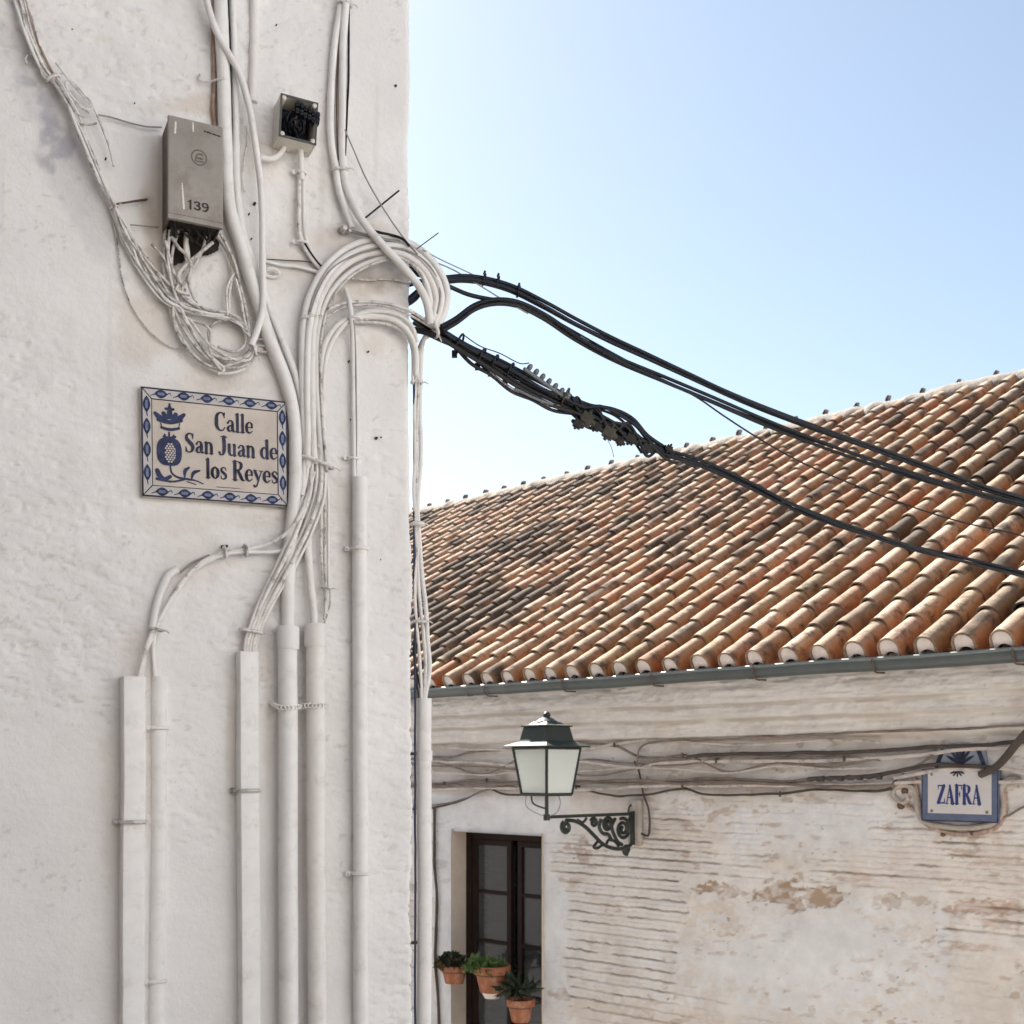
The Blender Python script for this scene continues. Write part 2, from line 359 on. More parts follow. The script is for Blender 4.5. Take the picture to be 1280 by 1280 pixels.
    b.build('wall', 'plaster', house, True)
near_wall()
rb = MB(); q0 = nsz(SC_S+.12, 8.4, .12); rb.box(q0, -A*5.2, -NA*7.4, Zv*.16); rb.build('roof', 'mortar', house)
for x, y, r in ((470, 548, 2.6), (278, 684, 3.2), (283, 683, 2.4), (494, 108, 2.2), (436, 452, 1.6), (460, 440, 1.5), (405, 405, 1.7), (475, 700, 1.3), (476, 547, 1.2), (318, 255, 2.4), (311, 268, 1.4), (314, 299, 1.2), (201, 1063, 1.6), (168, 1055, 1.7), (165, 1100, 1.1), (132, 199, 1.6), (438, 525, 1.2), (345, 32, 1.2), (90, 38, 1.2), (168, 130, 1.2)):
    p = near(x, y, .0); hb = MB(); hb.tube([p+NA*(-.006), p+NA*.0075], r*PX*.75, 7); hb.build('anchor_hole', 'ink', house)

# ---------------------------------------------------------------- conduits
def stretch(P0, P1, z): t = (P0[2]-z)/(P0[2]-P1[2]); return P0+(P1-P0)*t
def conduit(label, xt, xb, yt, r, off, clamps=(), coupling=None, shape='round', m='paint', name='conduit', group=None, zend=.02):
    r_ = r*PX; p0 = near(xt, yt, off); p1 = stretch(p0, near(xb, 1280, off), zend)
    e = empty(name, p1, label, 'pipe', group); b = MB()
    n = 40; P = p0+(p1-p0)*np.linspace(0, 1, n)[:, None]; k = np.linspace(0, 3, n); sd = random.random()*40
    P = P+A*((fbm(k*2, k*0+sd, 2)-.5)*.005)[:, None]
    if shape == 'round':
        b.tube(P, r_, 18); b.build('tube', m, e, True)
        ring = lambda rr, a0=0, a1=2*math.pi, n=18: [(rr*math.cos(t), rr*math.sin(t)) for t in np.linspace(a0, a1, n)]
    else:
        d = off+.012
        prof = [(-r_, -d), (-r_, r_*.45), (-r_*.86, r_*.62), (r_*.80, r_*.62), (r_, r_*.45), (r_, -d)] if shape == 'trunk' else [(-r_, -d), (-r_*.98, 0), (-r_*.8, r_*.55), (-r_*.4, r_*.85), (0, r_*.92), (r_*.4, r_*.85), (r_*.8, r_*.55), (r_*.98, 0), (r_, -d)]
        prof = np.array(prof); V = [q+prof[:, :1]*A+prof[:, 1:]*NA for q in P]; m_ = len(prof)
        f = [[i*m_+j, i*m_+j+1, (i+1)*m_+j+1, (i+1)*m_+j] for i in range(n-1) for j in range(m_-1)]+[list(range(m_))[::-1], [(n-1)*m_+j for j in range(m_)]]
        b.add(np.concatenate(V), f); b.build('tube', m, e, True)
    if coupling:
        y0, y1, rc = coupling; c = MB(); a0 = near(xt, y0, off); a1 = near(xt, y1, off); a0[:2] = p0[:2]; a1[:2] = p0[:2]
        c.tube([a0, a0*.95+a1*.05, a0*.05+a1*.95, a1], np.array((.93, 1, 1, .95))*rc*PX, 20); c.build('coupling', m, e, True)
    for cl in clamps:
        y, side = cl[0], cl[1]; q = near(xt+(xb-xt)*(y-yt)/(1280-yt), y, off); c = MB()
        ang = np.linspace(math.radians(-60), math.radians(240), 17)
        if shape == 'round': band = [q+A*math.cos(t)*(r_+.002)+NA*math.sin(t)*(r_+.002) for t in ang]
        else: band = [q+A*x_*r_*1.06+NA*y_ for x_, y_ in ((1, -off), (1, 0), (.95, r_*.7), (0, r_*1.0), (-.95, r_*.7), (-1, 0), (-1, -off))]
        c.tube(spline(band, .006), .006, 6, flat=1.0)
        lug = q+A*side*(r_+.011)-NA*(off-.004)
        c.box(lug-A*.010-Zv*.008, A*.020, Zv*.016, NA*.012); c.tube([lug+NA*.006, lug+NA*.02], .0055, 8)
        cm = cl[2] if len(cl) > 2 else 'paint2'
        c.build('clamp', cm, e, True)
    return e
conduit('flat white trunking at the far left of the row, scuffed, its square top open', 167, 164.5, 846, 13.5, .04, ((1027, -1, 'cable2'),), shape='trunk', name='trunking')
conduit('slim round white pipe sunk in plaster just right of the far-left trunking', 200, 196, 846, 9.5, .006, ((910, -1), (1226, -1)), shape='half')
conduit('flat white trunking ending lower than its taller coupled neighbours, three cables entering', 310, 312, 815, 12.5, .034, ((988, -1, 'cable2'),), shape='trunk', name='trunking')
conduit('thick white pipe with coupling collar, straight under the fat curved duct', 360, 360.5, 786, 12.3, .046, (), (783, 812, 14.3))
conduit('thick white pipe with coupling collar, right of its twin, cone-shaped cable entering', 394, 397, 783, 12.2, .046, (), (780, 809, 14.0), m='paint2')
conduit('tall white pipe standing alone on the smooth strip near the corner', 449.5, 451.5, 597, 9.7, .03, ((686, -1), (1092, -1)))
# perforated strap across the two coupled pipes
st = MB()
zig = [(338, 878, .006), (345, 882, .04), (349, 884, .066), (360, 885, .081), (371, 884, .066), (376, 883, .045), (383, 882, .064), (394, 882, .081), (406, 882, .064), (411, 881, .01)]
P = spline(npts(zig, 0), .004)
for i in range(0, len(P)-3, 3):
    q = P[i]; a_ = np.linspace(0, 2*math.pi, 9); st.tube([q+Zv*.0075*math.sin(t)+A*.0062*math.cos(t) for t in a_], .0022, 5, cap=False)
rig('pipe_strap', st, 'paint2', near(338, 878, 0), 'perforated painted metal strap nailed across the two coupled pipes', 'strap', smooth=True)

# ---------------------------------------------------------------- thick ducts and cables from the top
cable('fat white duct from the roof curving past the grey box into a coupled pipe', 'duct',
      [(274, -60), (276, 0), (279, 90), (282, 180), (287, 260), (302, 310), (318, 365), (339, 430), (358, 480), (368, 530), (369, 600), (365, 660), (361, 720), (360, 790)], 8.6, 'paint', .026, name='cable_duct')
cable('slim white duct hugging the right flank of the fat curved duct', 'duct',
      [(289, -60), (291, 0), (294, 120), (297, 240), (305, 295), (321, 340), (334, 378), (354, 428), (372, 478), (381, 530), (385, 600), (384, 660), (386, 700)], 4.6, 'paint', .017, name='cable_duct')
cable('thin black cable down the groove between fat duct and slim duct', 'cable', [(285.5, -60), (285.5, 20), (287, 45), (289, 130), (291, 240), (299, 292), (315, 335)], 1.3, 'black', .030)
cable('painted pipe stub buried in plaster above the open junction box', 'pipe', [(318, -60), (318, 30), (317, 90), (316, 128)], 6, 'paint2', .004, name='pipe_stub')
cable('white cable crossing over the fat duct and diving to the coil', 'cable',
      [(248, -60), (258, 0), (272, 42), (285, 66), (299, 92), (312, 137), (322, 200), (327, 250), (328, 320), (328, 385), (322, 412), (314, 432)], 4.3, 'paint', .048)
cable('thin kinked wire loop beside the crossing cable below the pipe stub', 'cable', [(308, 158), (309, 175), (306, 195), (303, 225), (306, 240)], 1.2, 'cable', .012)
cable('rusty peeling pipe running down to the top of the grey box', 'pipe', [(267, -60), (267, 0), (267, 60), (267.5, 110), (266, 135), (269, 158)], 2.8, 'brownpipe', .008, name='rusty_pipe')
ck = MB(); ck.tube(spline(npts([(250, 93, .004), (249, 99, .012), (256, 102, .014), (266, 101, .03), (276, 98, .05), (284, 99, .04), (287, 100, .01)], 0), .005), .0032, 6)
rig('pipe_hook', ck, 'cable', near(250, 95), 'thin bent wire hook around the fat duct above the grey box', 'hook', smooth=True)

# ---------------------------------------------------------------- top-left bundle to the coil
gA = 'strands of the cable bundle from top left'
baseA = [(8, -60), (26, 0), (40, 45), (58, 85), (76, 112), (100, 165), (124, 222), (142, 262), (160, 300), (185, 338), (215, 372), (255, 390), (292, 398), (314, 420)]
for i in range(9):
    pts = []; v = random.uniform(-1, 1)
    for k, (x, y) in enumerate(baseA):
        wd = (9, 9, 8, 7, 4, 8, 8, 4, 9, 11, 11, 8, 6, 4)[k]; v = .35*v+.65*random.uniform(-1, 1)*1.25
        pts.append((x+v*wd*.85+random.uniform(-1, 1), y-v*wd*.6, .010+.034*random.random()))
    cable('thin painted strand in the sagging bundle from top left to the coil', 'cable', pts, random.uniform(1.2, 2.1), ('cable', 'cable2', 'paint')[i % 3], .015, gA, wig=1.6)
cable('brownish thin strand riding on top of the top-left bundle', 'cable', [(14, -60), (31, 0), (44, 42), (62, 84), (70, 98)], 1.5, 'brownpipe', .03)
cable('sharply looped white wire springing off the bundle beside the grey blotch', 'cable',
      [(70, 78), (90, 104), (108, 125), (116, 136), (108, 137), (94, 126), (82, 108), (84, 100), (100, 112), (116, 132), (128, 160), (137, 185), (142, 208)], 1.5, 'cable', .03, wig=1)
cable('small open hook of wire at the first bunching of the bundle', 'cable', [(33, 80), (31, 73), (36, 68), (44, 70), (50, 78), (52, 92), (58, 100)], 1.3, 'cable2', .028)
cable('loose wire curl inside the bundle near the short nail', 'cable', [(82, 118), (96, 132), (112, 142), (104, 146), (92, 140), (98, 152), (110, 156), (121, 154)], 1.2, 'cable2', .034, wig=1)
cable('lone thin wire sagging left of the coil down towards the street sign', 'cable',
      [(138, 260), (147, 305), (152, 345), (160, 372), (172, 395), (190, 417), (207, 430), (224, 436)], 1.0, 'cable2', .008)
cable('thin wire bridging from the bundle to the upper edge of grey box', 'cable', [(120, 143), (140, 147), (160, 153), (182, 158), (202, 159)], 1.0, 'greycable', .014)
def nail(x0, y0, x1, y1, label, m='rust', r=1.3, o0=.0, o1=.03):
    b = MB(); p, q = near(x0, y0, o0), near(x1, y1, o1); b.tube([p, p*.5+q*.5, q], r*PX, 7)
    rig('nail', b, m, p, label, 'nail')
nail(184, 249, 146, 255, 'rusty nail pinning the top-left bundle beside the grey box', o0=.0, o1=.034)
nail(198, 284, 163, 281, 'bent nail with wire scraps left of the grey box bottom', 'greycable', .9, .0, .03)

# ties on the bundle
def tie(x, y, dx, dy, wpx, off, label, m='cable', th=1.6, depth=.016, name='cable_tie', tail=True):
    L = math.hypot(dx, dy); dx, dy = dx/L, dy/L; b = MB(); q = near(x, y, off); a_ = np.linspace(0, 2*math.pi, 17)
    side = A*dx-Zv*dy
    b.tube([q+side*math.cos(t)*wpx*PX+NA*math.sin(t)*depth for t in a_], th*PX, 6, cap=False)
    if tail: b.tube(spline([q+side*wpx*PX*.9+NA*.006, q+side*(wpx+3)*PX+NA*.014, q+side*(wpx+7)*PX+NA*.016-Zv*.006], .004), .9*PX, 5)
    return rig(name, b, m, q, label, 'cable tie', smooth=True)
tie(66, 98, 1, -.6, 8, .022, 'frayed tie bunching the top-left bundle near its hook', 'cable', 2.2)
tie(142, 260, 1, -.5, 5, .02, 'tight tie on the bundle beside the long rusty nail', 'cable', 1.6)

# ---------------------------------------------------------------- coil below the grey box
gC = 'loops of the cable coil under the grey box'
def coil(pts, r=1.9, off=.02, m='cable'): 
    cable('painted loop in the cable coil hanging under the grey box', 'cable', [(x+random.uniform(-1, 1), y+random.uniform(-1, 1), (p[0] if p else off)+random.uniform(-.006, .006)) for x, y, *p in pts], r, m if m != 'cable' or random.random() < .55 else 'cable2', off, gC, wig=1.4)
coil([(208, 285), (205, 320), (209, 365), (222, 410), (245, 448), (278, 466), (308, 460), (320, 440)], 2.1, .022)
coil([(222, 288), (214, 325), (222, 360), (240, 380), (270, 392), (300, 402), (316, 424), (318, 444), (300, 460), (272, 456), (246, 436), (226, 404), (212, 372)], 2.0, .03)
coil([(213, 288), (210, 330), (220, 372), (235, 405), (258, 440), (280, 462), (272, 467)], 2.0, .036)
coil([(176, 318), (205, 350), (235, 376), (262, 388), (290, 392), (312, 410), (318, 430), (306, 448), (282, 446), (264, 430), (262, 412), (276, 401), (294, 404), (306, 416), (305, 432), (292, 440), (272, 434)], 1.9, .03)
coil([(190, 345), (212, 372), (240, 388), (272, 396), (300, 404), (312, 424), (308, 444), (286, 450), (262, 442)], 2.0, .038)
coil([(264, 288), (280, 310), (290, 340), (286, 370), (286, 398)], 1.8, .02)
coil([(270, 290), (286, 315), (297, 345), (306, 380), (313, 412), (314, 430)], 2.0, .024)
coil([(276, 292), (292, 325), (300, 352), (308, 390), (315, 425)], 1.9, .03)
coil([(294, 340), (284, 360), (282, 385), (284, 402)], 1.6, .03)
coil([(295, 348), (302, 378), (304, 396), (312, 420)], 1.7, .034)
coil([(216, 380), (220, 410), (238, 440), (266, 458), (290, 456), (310, 448)], 1.9, .034)
coil([(228, 395), (250, 430), (270, 455), (278, 464)], 2.2, .04)
coil([(240, 400), (262, 432), (290, 448), (312, 450), (318, 436)], 1.8, .036)
coil([(219, 382), (230, 395), (262, 412), (262, 440), (290, 455), (312, 440)], 1.7, .028, 'cable2')
coil([(232, 295), (236, 330), (222, 350), (230, 368), (250, 384)], 1.9, .03)
coil([(214, 296), (226, 312), (236, 320), (240, 335), (236, 352), (246, 380)], 2.2, .04)
coil([(266, 302), (248, 318), (232, 330), (222, 345), (228, 356)], 2.2, .046)
coil([(234, 292), (233, 312), (236, 330)], 3.0, .04, 'paint2')
coil([(258, 296), (252, 312), (240, 340), (228, 362), (236, 375)], 2.0, .036, 'cable2')
coil([(206, 300), (218, 340), (226, 352), (220, 362), (238, 368)], 1.8, .042)
coil([(188, 305), (204, 322), (214, 345), (232, 362)], 1.7, .03, 'cable2')
tie(316, 436, .5, 1, 9, .036, 'tie gathering the right-hand end of the cable coil', 'cable', 1.7)
cl = MB()
for x, y in ((322, 424), (322, 432), (324, 440)):
    cl.tube(npts([(x, y, .01), (x+6, y, .022), (x+14, y+1, .022), (x+18, y+1, .01)], 0), .0035, 6)
cl.box(near(318, 440, .004), A*.03, Zv*.02, NA*.008)
rig('cable_bracket', cl, 'cable', near(318, 440), 'small painted bracket between the cable coil and the fat duct', 'bracket', smooth=True)

# ---------------------------------------------------------------- lettering raster
def stroke_mask(W, H, cell, strokes):
    nx = int(W/cell); ny = int(H/cell); X, Y_ = np.meshgrid((np.arange(nx)+.5)*cell, (np.arange(ny)+.5)*cell); m = np.zeros((ny, nx), bool)
    for st in strokes:
        P = np.array(st, float)
        if len(P) > 2: P = spline(P, max(cell*1.5, .6))
        for (x0, y0, w0), (x1, y1, w1) in zip(P[:-1], P[1:]):
            pad = max(w0, w1)/2+cell; i0 = max(0, int((min(x0, x1)-pad)/cell)); i1 = min(nx, int((max(x0, x1)+pad)/cell)+2); j0 = max(0, int((min(y0, y1)-pad)/cell)); j1 = min(ny, int((max(y0, y1)+pad)/cell)+2)
            if i1 <= i0 or j1 <= j0: continue
            xx = X[j0:j1, i0:i1]; yy = Y_[j0:j1, i0:i1]; dx, dy = x1-x0, y1-y0; L2 = dx*dx+dy*dy+1e-9
            t = np.clip(((xx-x0)*dx+(yy-y0)*dy)/L2, 0, 1); d = np.hypot(xx-x0-t*dx, yy-y0-t*dy)
            m[j0:j1, i0:i1] |= d <= (w0+(w1-w0)*t)/2
    return m
def mask_mesh(b, m, cell, org, ax, ay, off):         # row runs of a mask become quads; units mm
    ny, nx = m.shape; V = []; Fc = []
    for j in range(ny):
        row = np.r_[0, m[j].astype(np.int8), 0]; d = np.diff(row); s_ = np.where(d == 1)[0]; e_ = np.where(d == -1)[0]
        for a_, b_ in zip(s_, e_):
            k = len(V)
            for (u, v) in ((a_, j), (b_, j), (b_, j+1), (a_, j+1)): V.append(org+ax*(u*cell*.001)-ay*(v*cell*.001)+off)
            Fc.append([k, k+1, k+2, k+3])
    if V: b.add(np.array(V), Fc)
    return b
GL = {
 'C': (.60, [[(.50, .80, .05), (.45, .95, .07), (.31, 1.0, .07), (.15, .86, .14), (.10, .5, .18), (.15, .16, .15), (.33, .01, .07), (.46, .06, .06), (.53, .2, .05)], [(.52, 1.0, .05), (.51, .72, .04)]]),
 'a': (.47, [[(.09, .46, .10), (.18, .60, .06), (.31, .56, .10), (.34, .42, .14), (.34, .10, .14), (.39, .02, .08), (.45, .06, .04)], [(.33, .37, .05), (.15, .27, .10), (.10, .14, .14), (.16, .02, .08), (.26, .05, .06), (.33, .16, .05)]]),
 'l': (.26, [[(.13, .99, .14), (.13, .02, .14)], [(.02, .015, .045), (.24, .015, .045)], [(.02, .95, .04), (.12, .99, .07)]]),
 'e': (.45, [[(.09, .33, .05), (.37, .33, .05)], [(.37, .33, .10), (.35, .52, .10), (.23, .61, .06), (.11, .49, .12), (.085, .3, .15), (.12, .1, .13), (.24, .01, .07), (.38, .12, .05)]]),
 'S': (.52, [[(.42, .76, .05), (.37, .95, .07), (.25, 1.0, .07), (.11, .89, .12), (.10, .72, .15), (.25, .54, .19), (.39, .37, .18), (.41, .17, .14), (.28, .01, .07), (.13, .04, .06), (.06, .24, .05)], [(.44, 1.0, .04), (.42, .72, .04)], [(.05, .26, .04), (.05, .0, .04)]]),
 'n': (.52, [[(.12, .58, .14), (.12, .02, .14)], [(.14, .46, .06), (.25, .60, .07), (.36, .53, .12), (.39, .4, .14), (.39, .02, .14)], [(.02, .015, .04), (.22, .015, .04)], [(.29, .015, .04), (.49, .015, .04)], [(.02, .57, .04), (.12, .6, .06)]]),
 'J': (.46, [[(.29, .97, .16), (.29, .2, .16), (.22, .03, .09), (.10, .01, .07), (.06, .12, .12)], [(.13, .98, .045), (.45, .98, .045)]]),
 'u': (.52, [[(.11, .58, .14), (.11, .2, .14), (.17, .04, .1), (.27, .03, .06), (.36, .15, .05)], [(.38, .59, .14), (.38, .02, .14)], [(.38, .02, .06), (.48, .02, .04)], [(.02, .59, .04), (.12, .59, .04)], [(.28, .59, .04), (.38, .59, .04)]]),
 'd': (.51, [[(.34, .48, .05), (.22, .6, .06), (.11, .47, .12), (.08, .3, .15), (.12, .1, .13), (.22, .01, .06), (.34, .13, .05)], [(.38, .99, .14), (.38, .02, .14)], [(.38, .02, .06), (.48, .02, .04)], [(.27, .97, .04), (.37, .99, .06)]]),
 'o': (.48, [[(.23, .61, .06), (.11, .48, .13), (.08, .31, .15), (.11, .13, .13), (.23, .01, .06), (.35, .13, .13), (.38, .31, .15), (.35, .48, .13), (.23, .61, .06)]]),
 's': (.38, [[(.31, .46, .04), (.27, .58, .06), (.17, .61, .06), (.08, .53, .1), (.09, .42, .12), (.19, .32, .14), (.29, .22, .13), (.30, .1, .11), (.20, .01, .06), (.09, .03, .05), (.04, .17, .04)]]),
 'R': (.66, [[(.15, .98, .16), (.15, .02, .16)], [(.03, .985, .045), (.3, .985, .045)], [(.03, .015, .045), (.28, .015, .045)], [(.15, .98, .05), (.33, .98, .06), (.46, .88, .14), (.47, .73, .15), (.38, .56, .08), (.2, .52, .05)], [(.30, .52, .13), (.42, .28, .15), (.52, .06, .14), (.60, .01, .06), (.66, .04, .04)]]),
 'y': (.48, [[(.07, .58, .13), (.15, .38, .14), (.25, .10, .12)], [(.42, .58, .05), (.33, .3, .06), (.24, .02, .07), (.17, -.2, .08), (.08, -.27, .09), (.03, -.2, .1)], [(.0, .59, .04), (.19, .59, .04)], [(.32, .59, .04), (.5, .59, .04)]]),
 'Z': (.56, [[(.08, .965, .07), (.47, .965, .07)], [(.46, .95, .17), (.08, .05, .17)], [(.06, .035, .07), (.48, .035, .07)], [(.07, .97, .06), (.06, .74, .03)], [(.49, .03, .06), (.51, .27, .03)]]),
 'A': (.64, [[(.31, .98, .05), (.10, .02, .06)], [(.31, .98, .10), (.50, .02, .18)], [(.17, .33, .06), (.42, .33, .06)], [(.0, .015, .05), (.2, .015, .05)], [(.38, .015, .05), (.62, .015, .05)]]),
 'F': (.52, [[(.15, .98, .16), (.15, .02, .16)], [(.03, .985, .05), (.48, .985, .06)], [(.03, .015, .05), (.29, .015, .05)], [(.15, .52, .06), (.36, .52, .06)], [(.47, .98, .06), (.48, .74, .03)], [(.36, .64, .05), (.36, .4, .05)]]),
 '1': (.42, [[(.22, .98, .17), (.22, .0, .17)], [(.06, .80, .08), (.22, .95, .10)]]),
 '3': (.55, [[(.09, .84, .13), (.24, .98, .10), (.40, .86, .15), (.38, .64, .14), (.22, .53, .09), (.40, .42, .15), (.43, .2, .16), (.26, .01, .11), (.08, .14, .13)]]),
 '9': (.55, [[(.43, .66, .15), (.38, .92, .13), (.24, .99, .1), (.09, .85, .14), (.09, .64, .14), (.22, .48, .1), (.38, .56, .11), (.43, .72, .15), (.42, .4, .15), (.32, .08, .13), (.12, .02, .11)]]),
 ' ': (.24, []),
}
def text_strokes(txt, x0, x1, ybase, cap, bold=1.0):
    adv = sum(GL[c][0] for c in txt); sx = (x1-x0)/adv; out = []; x = x0
    for c in txt:
        a_, ss = GL[c]
        for st_ in ss: out.append([(x+px_*sx, ybase-py_*cap, w_*min(sx, cap)*bold*1.12) for px_, py_, w_ in st_])
        x += a_*sx
    return out

# ---------------------------------------------------------------- SIGN: Calle San Juan de los Reyes
def street_sign():
    s0, _ = near_sz(175, 550, .02); s1, _ = near_sz(359, 560, .02); sm = (s0+s1)/2
    zt = near_sz(265, 492, .02)[1]; zb = near_sz(265, 627, .02)[1]
    W = (s1-s0)*1000; H = (zt-zb)*1000; T = .024
    e = empty('street_sign', nsz(sm, zb), 'glazed tile street sign reading Calle San Juan de los Reyes', 'street sign')
    tilt = .012                                             # hangs a touch off level
    ax = A*math.cos(tilt)+Zv*math.sin(tilt); ay = Zv*math.cos(tilt)-A*math.sin(tilt)
    org = nsz(s0, zt-.003, T)
    b = MB(); b.box(org-ay*H*.001-NA*T, ax*W*.001, ay*H*.001, NA*T); b.build('panel', 'ceramic', e, bevel=.003)
    cell = .8; E = NA
    nx = int(W/cell); ny = int(H/cell); X, Y_ = np.meshgrid((np.arange(nx)+.5)*cell, (np.arange(ny)+.5)*cell)
    bx, by = .073*W, .108*H
    brd = ((X < bx) | (X > W-bx) | (Y_ < by) | (Y_ > H-by)) & (X > 3) & (X < W-3) & (Y_ > 3) & (Y_ < H-3)
    b = MB(); mask_mesh(b, brd, cell, org, ax, ay, E*.0006); b.build('border', 'ceramicb', e)
    ln = []
    wv = lambda k: .9*math.sin(k*1.7)
    for ins, wd in ((4.0, 5.0), (None, 3.0)):
        ix, iy = (ins, ins) if ins else (bx, by)
        ln += [[(ix, iy, wd), (W-ix, iy, wd)], [(W-ix, iy, wd), (W-ix, H-iy, wd)], [(W-ix, H-iy, wd), (ix, H-iy, wd)], [(ix, H-iy, wd), (ix, iy, wd)]]
    ln += [[(4, 4, 3), (bx, by, 3)], [(W-4, 4, 3), (W-bx, by, 3)], [(4, H-4, 3), (bx, H-by, 3)], [(W-4, H-4, 3), (W-bx, H-by, 3)]]
    b = MB(); mask_mesh(b, stroke_mask(W, H, cell, ln), cell, org, ax, ay, E*.0012); b.build('border_line', 'cobaltdark', e)
    leaf = np.zeros(X.shape, bool); core = np.zeros(X.shape, bool); tails = []
    def lens(cx, cy, L, w_, horiz):
        u, v = (X-cx, Y_-cy) if horiz else (Y_-cy, X-cx)
        k = np.abs(u)/L; wd = w_*1.12*(1-k**1.9)
        nonlocal leaf, core
        leaf |= (k < 1) & (np.abs(v) < wd); core |= (k < .5) & (np.abs(v) < wd*.36)
    for yy in (by*.52, H-by*.52):
        for i, u in enumerate((.135, .285, .44, .59, .735, .885)):
            cx = u*W; lens(cx, yy, 20, 11.5, True); tails.append([(cx+18, yy, 3.4), (cx+27, yy-5, 2.4), (cx+30, yy+2, 2)]); tails.append([(cx-18, yy+2, 3.6), (cx-32, yy+7, 2)])
    for xx in (bx*.54, W-bx*.54):
        for u in (.16, .36, .57, .78): lens(xx, u*H, 26, 10, False); tails.append([(xx, u*H+26, 3.4), (xx+2, u*H+36, 2.4)])
    leaf |= stroke_mask(W, H, cell, tails)
    b = MB(); mask_mesh(b, leaf & ~core, cell, org, ax, ay, E*.0018); b.build('border_leaves', 'cobalt', e)
    b = MB(); mask_mesh(b, core, cell, org, ax, ay, E*.0019); b.build('leaf_hearts', 'cobaltpale', e)
    tx = text_strokes('Calle', .490*W, .758*W, .338*H, .168*H)+text_strokes('San Juan de', .288*W, .926*W, .562*H, .172*H)+text_strokes('los Reyes', .425*W, .928*W, .786*H, .176*H)
    tx += [[(.50*W, .862*H, 1.2), (.66*W, .862*H, 1.0)]]
    b = MB(); mask_mesh(b, stroke_mask(W, H, cell, tx), cell, org, ax, ay, E*.0018); b.build('lettering', 'cobaltdark', e)
    # crown, pomegranate and branch
    q = lambda u, v, w_: (u*W, v*H, w_)
    cr = [[q(.115, .29, 9), q(.19, .305, 10), q(.265, .28, 9)], [q(.135, .36, 6), q(.19, .372, 7), q(.25, .355, 6)], [q(.13, .32, 2.5), q(.14, .36, 2.5)], [q(.255, .31, 2.5), q(.248, .36, 2.5)],
          [q(.095, .235, 8), q(.12, .265, 12), q(.15, .27, 8)], [q(.19, .17, 9), q(.19, .25, 15)], [q(.15, .23, 10), q(.17, .27, 8)], [q(.23, .23, 10), q(.21, .27, 8)], [q(.285, .225, 8), q(.255, .26, 12), q(.23, .27, 8)], [q(.19, .14, 5), q(.19, .2, 5)], [q(.165, .185, 6), q(.215, .185, 6)]]
    pm = [[q(.15, .44, 7), q(.185, .455, 12), q(.225, .435, 7)], [q(.185, .40, 5), q(.185, .47, 9)], [q(.155, .42, 5), q(.17, .47, 7)], [q(.215, .42, 5), q(.2, .47, 7)]]
    br = [[q(.105, .755, 14), q(.12, .80, 16), q(.15, .83, 14), q(.19, .80, 10)], [q(.19, .70, 5), q(.20, .765, 5), q(.235, .80, 6), q(.30, .812, 7), q(.36, .82, 4), q(.41, .845, 3)], [q(.10, .83, 8), q(.2, .845, 6), q(.28, .82, 5)],
          [q(.285, .80, 4), q(.29, .735, 11), q(.315, .705, 6)], [q(.33, .81, 4), q(.345, .75, 11), q(.385, .725, 6)], [q(.30, .835, 3), q(.36, .855, 3)]]
    em = stroke_mask(W, H, cell, [[(x_, y_, w_*1.3) for x_, y_, w_ in st_] for st_ in cr]+pm+br)
    px_, py_ = (X/W-.185)/.083, (Y_/H-.575)/.128
    body = (np.abs(px_)**3+np.abs(py_)**2.6) < 1
    hole = (((X/W-.19)/.038)**2+((Y_/H-.585)/.095)**2) < 1
    dots = np.zeros(X.shape, bool)
    for r_ in range(9):
        for k in range(4):
            cx_ = (.19+(k-1.5)*.019+(r_ % 2)*.0095)*W; cy_ = (.505+r_*.020)*H; dots |= (((X-cx_)/3.2)**2+((Y_-cy_)/2.8)**2) < 1
    em = (em | body) & ~(hole & dots)
    b = MB(); mask_mesh(b, em, cell, org, ax, ay, E*.0018); b.build('emblem', 'cobalt', e)
    b = MB(); mask_mesh(b, hole & dots & body, cell, org, ax, ay, E*.0018); b.build('emblem_seeds', 'seed', e)
street_sign()

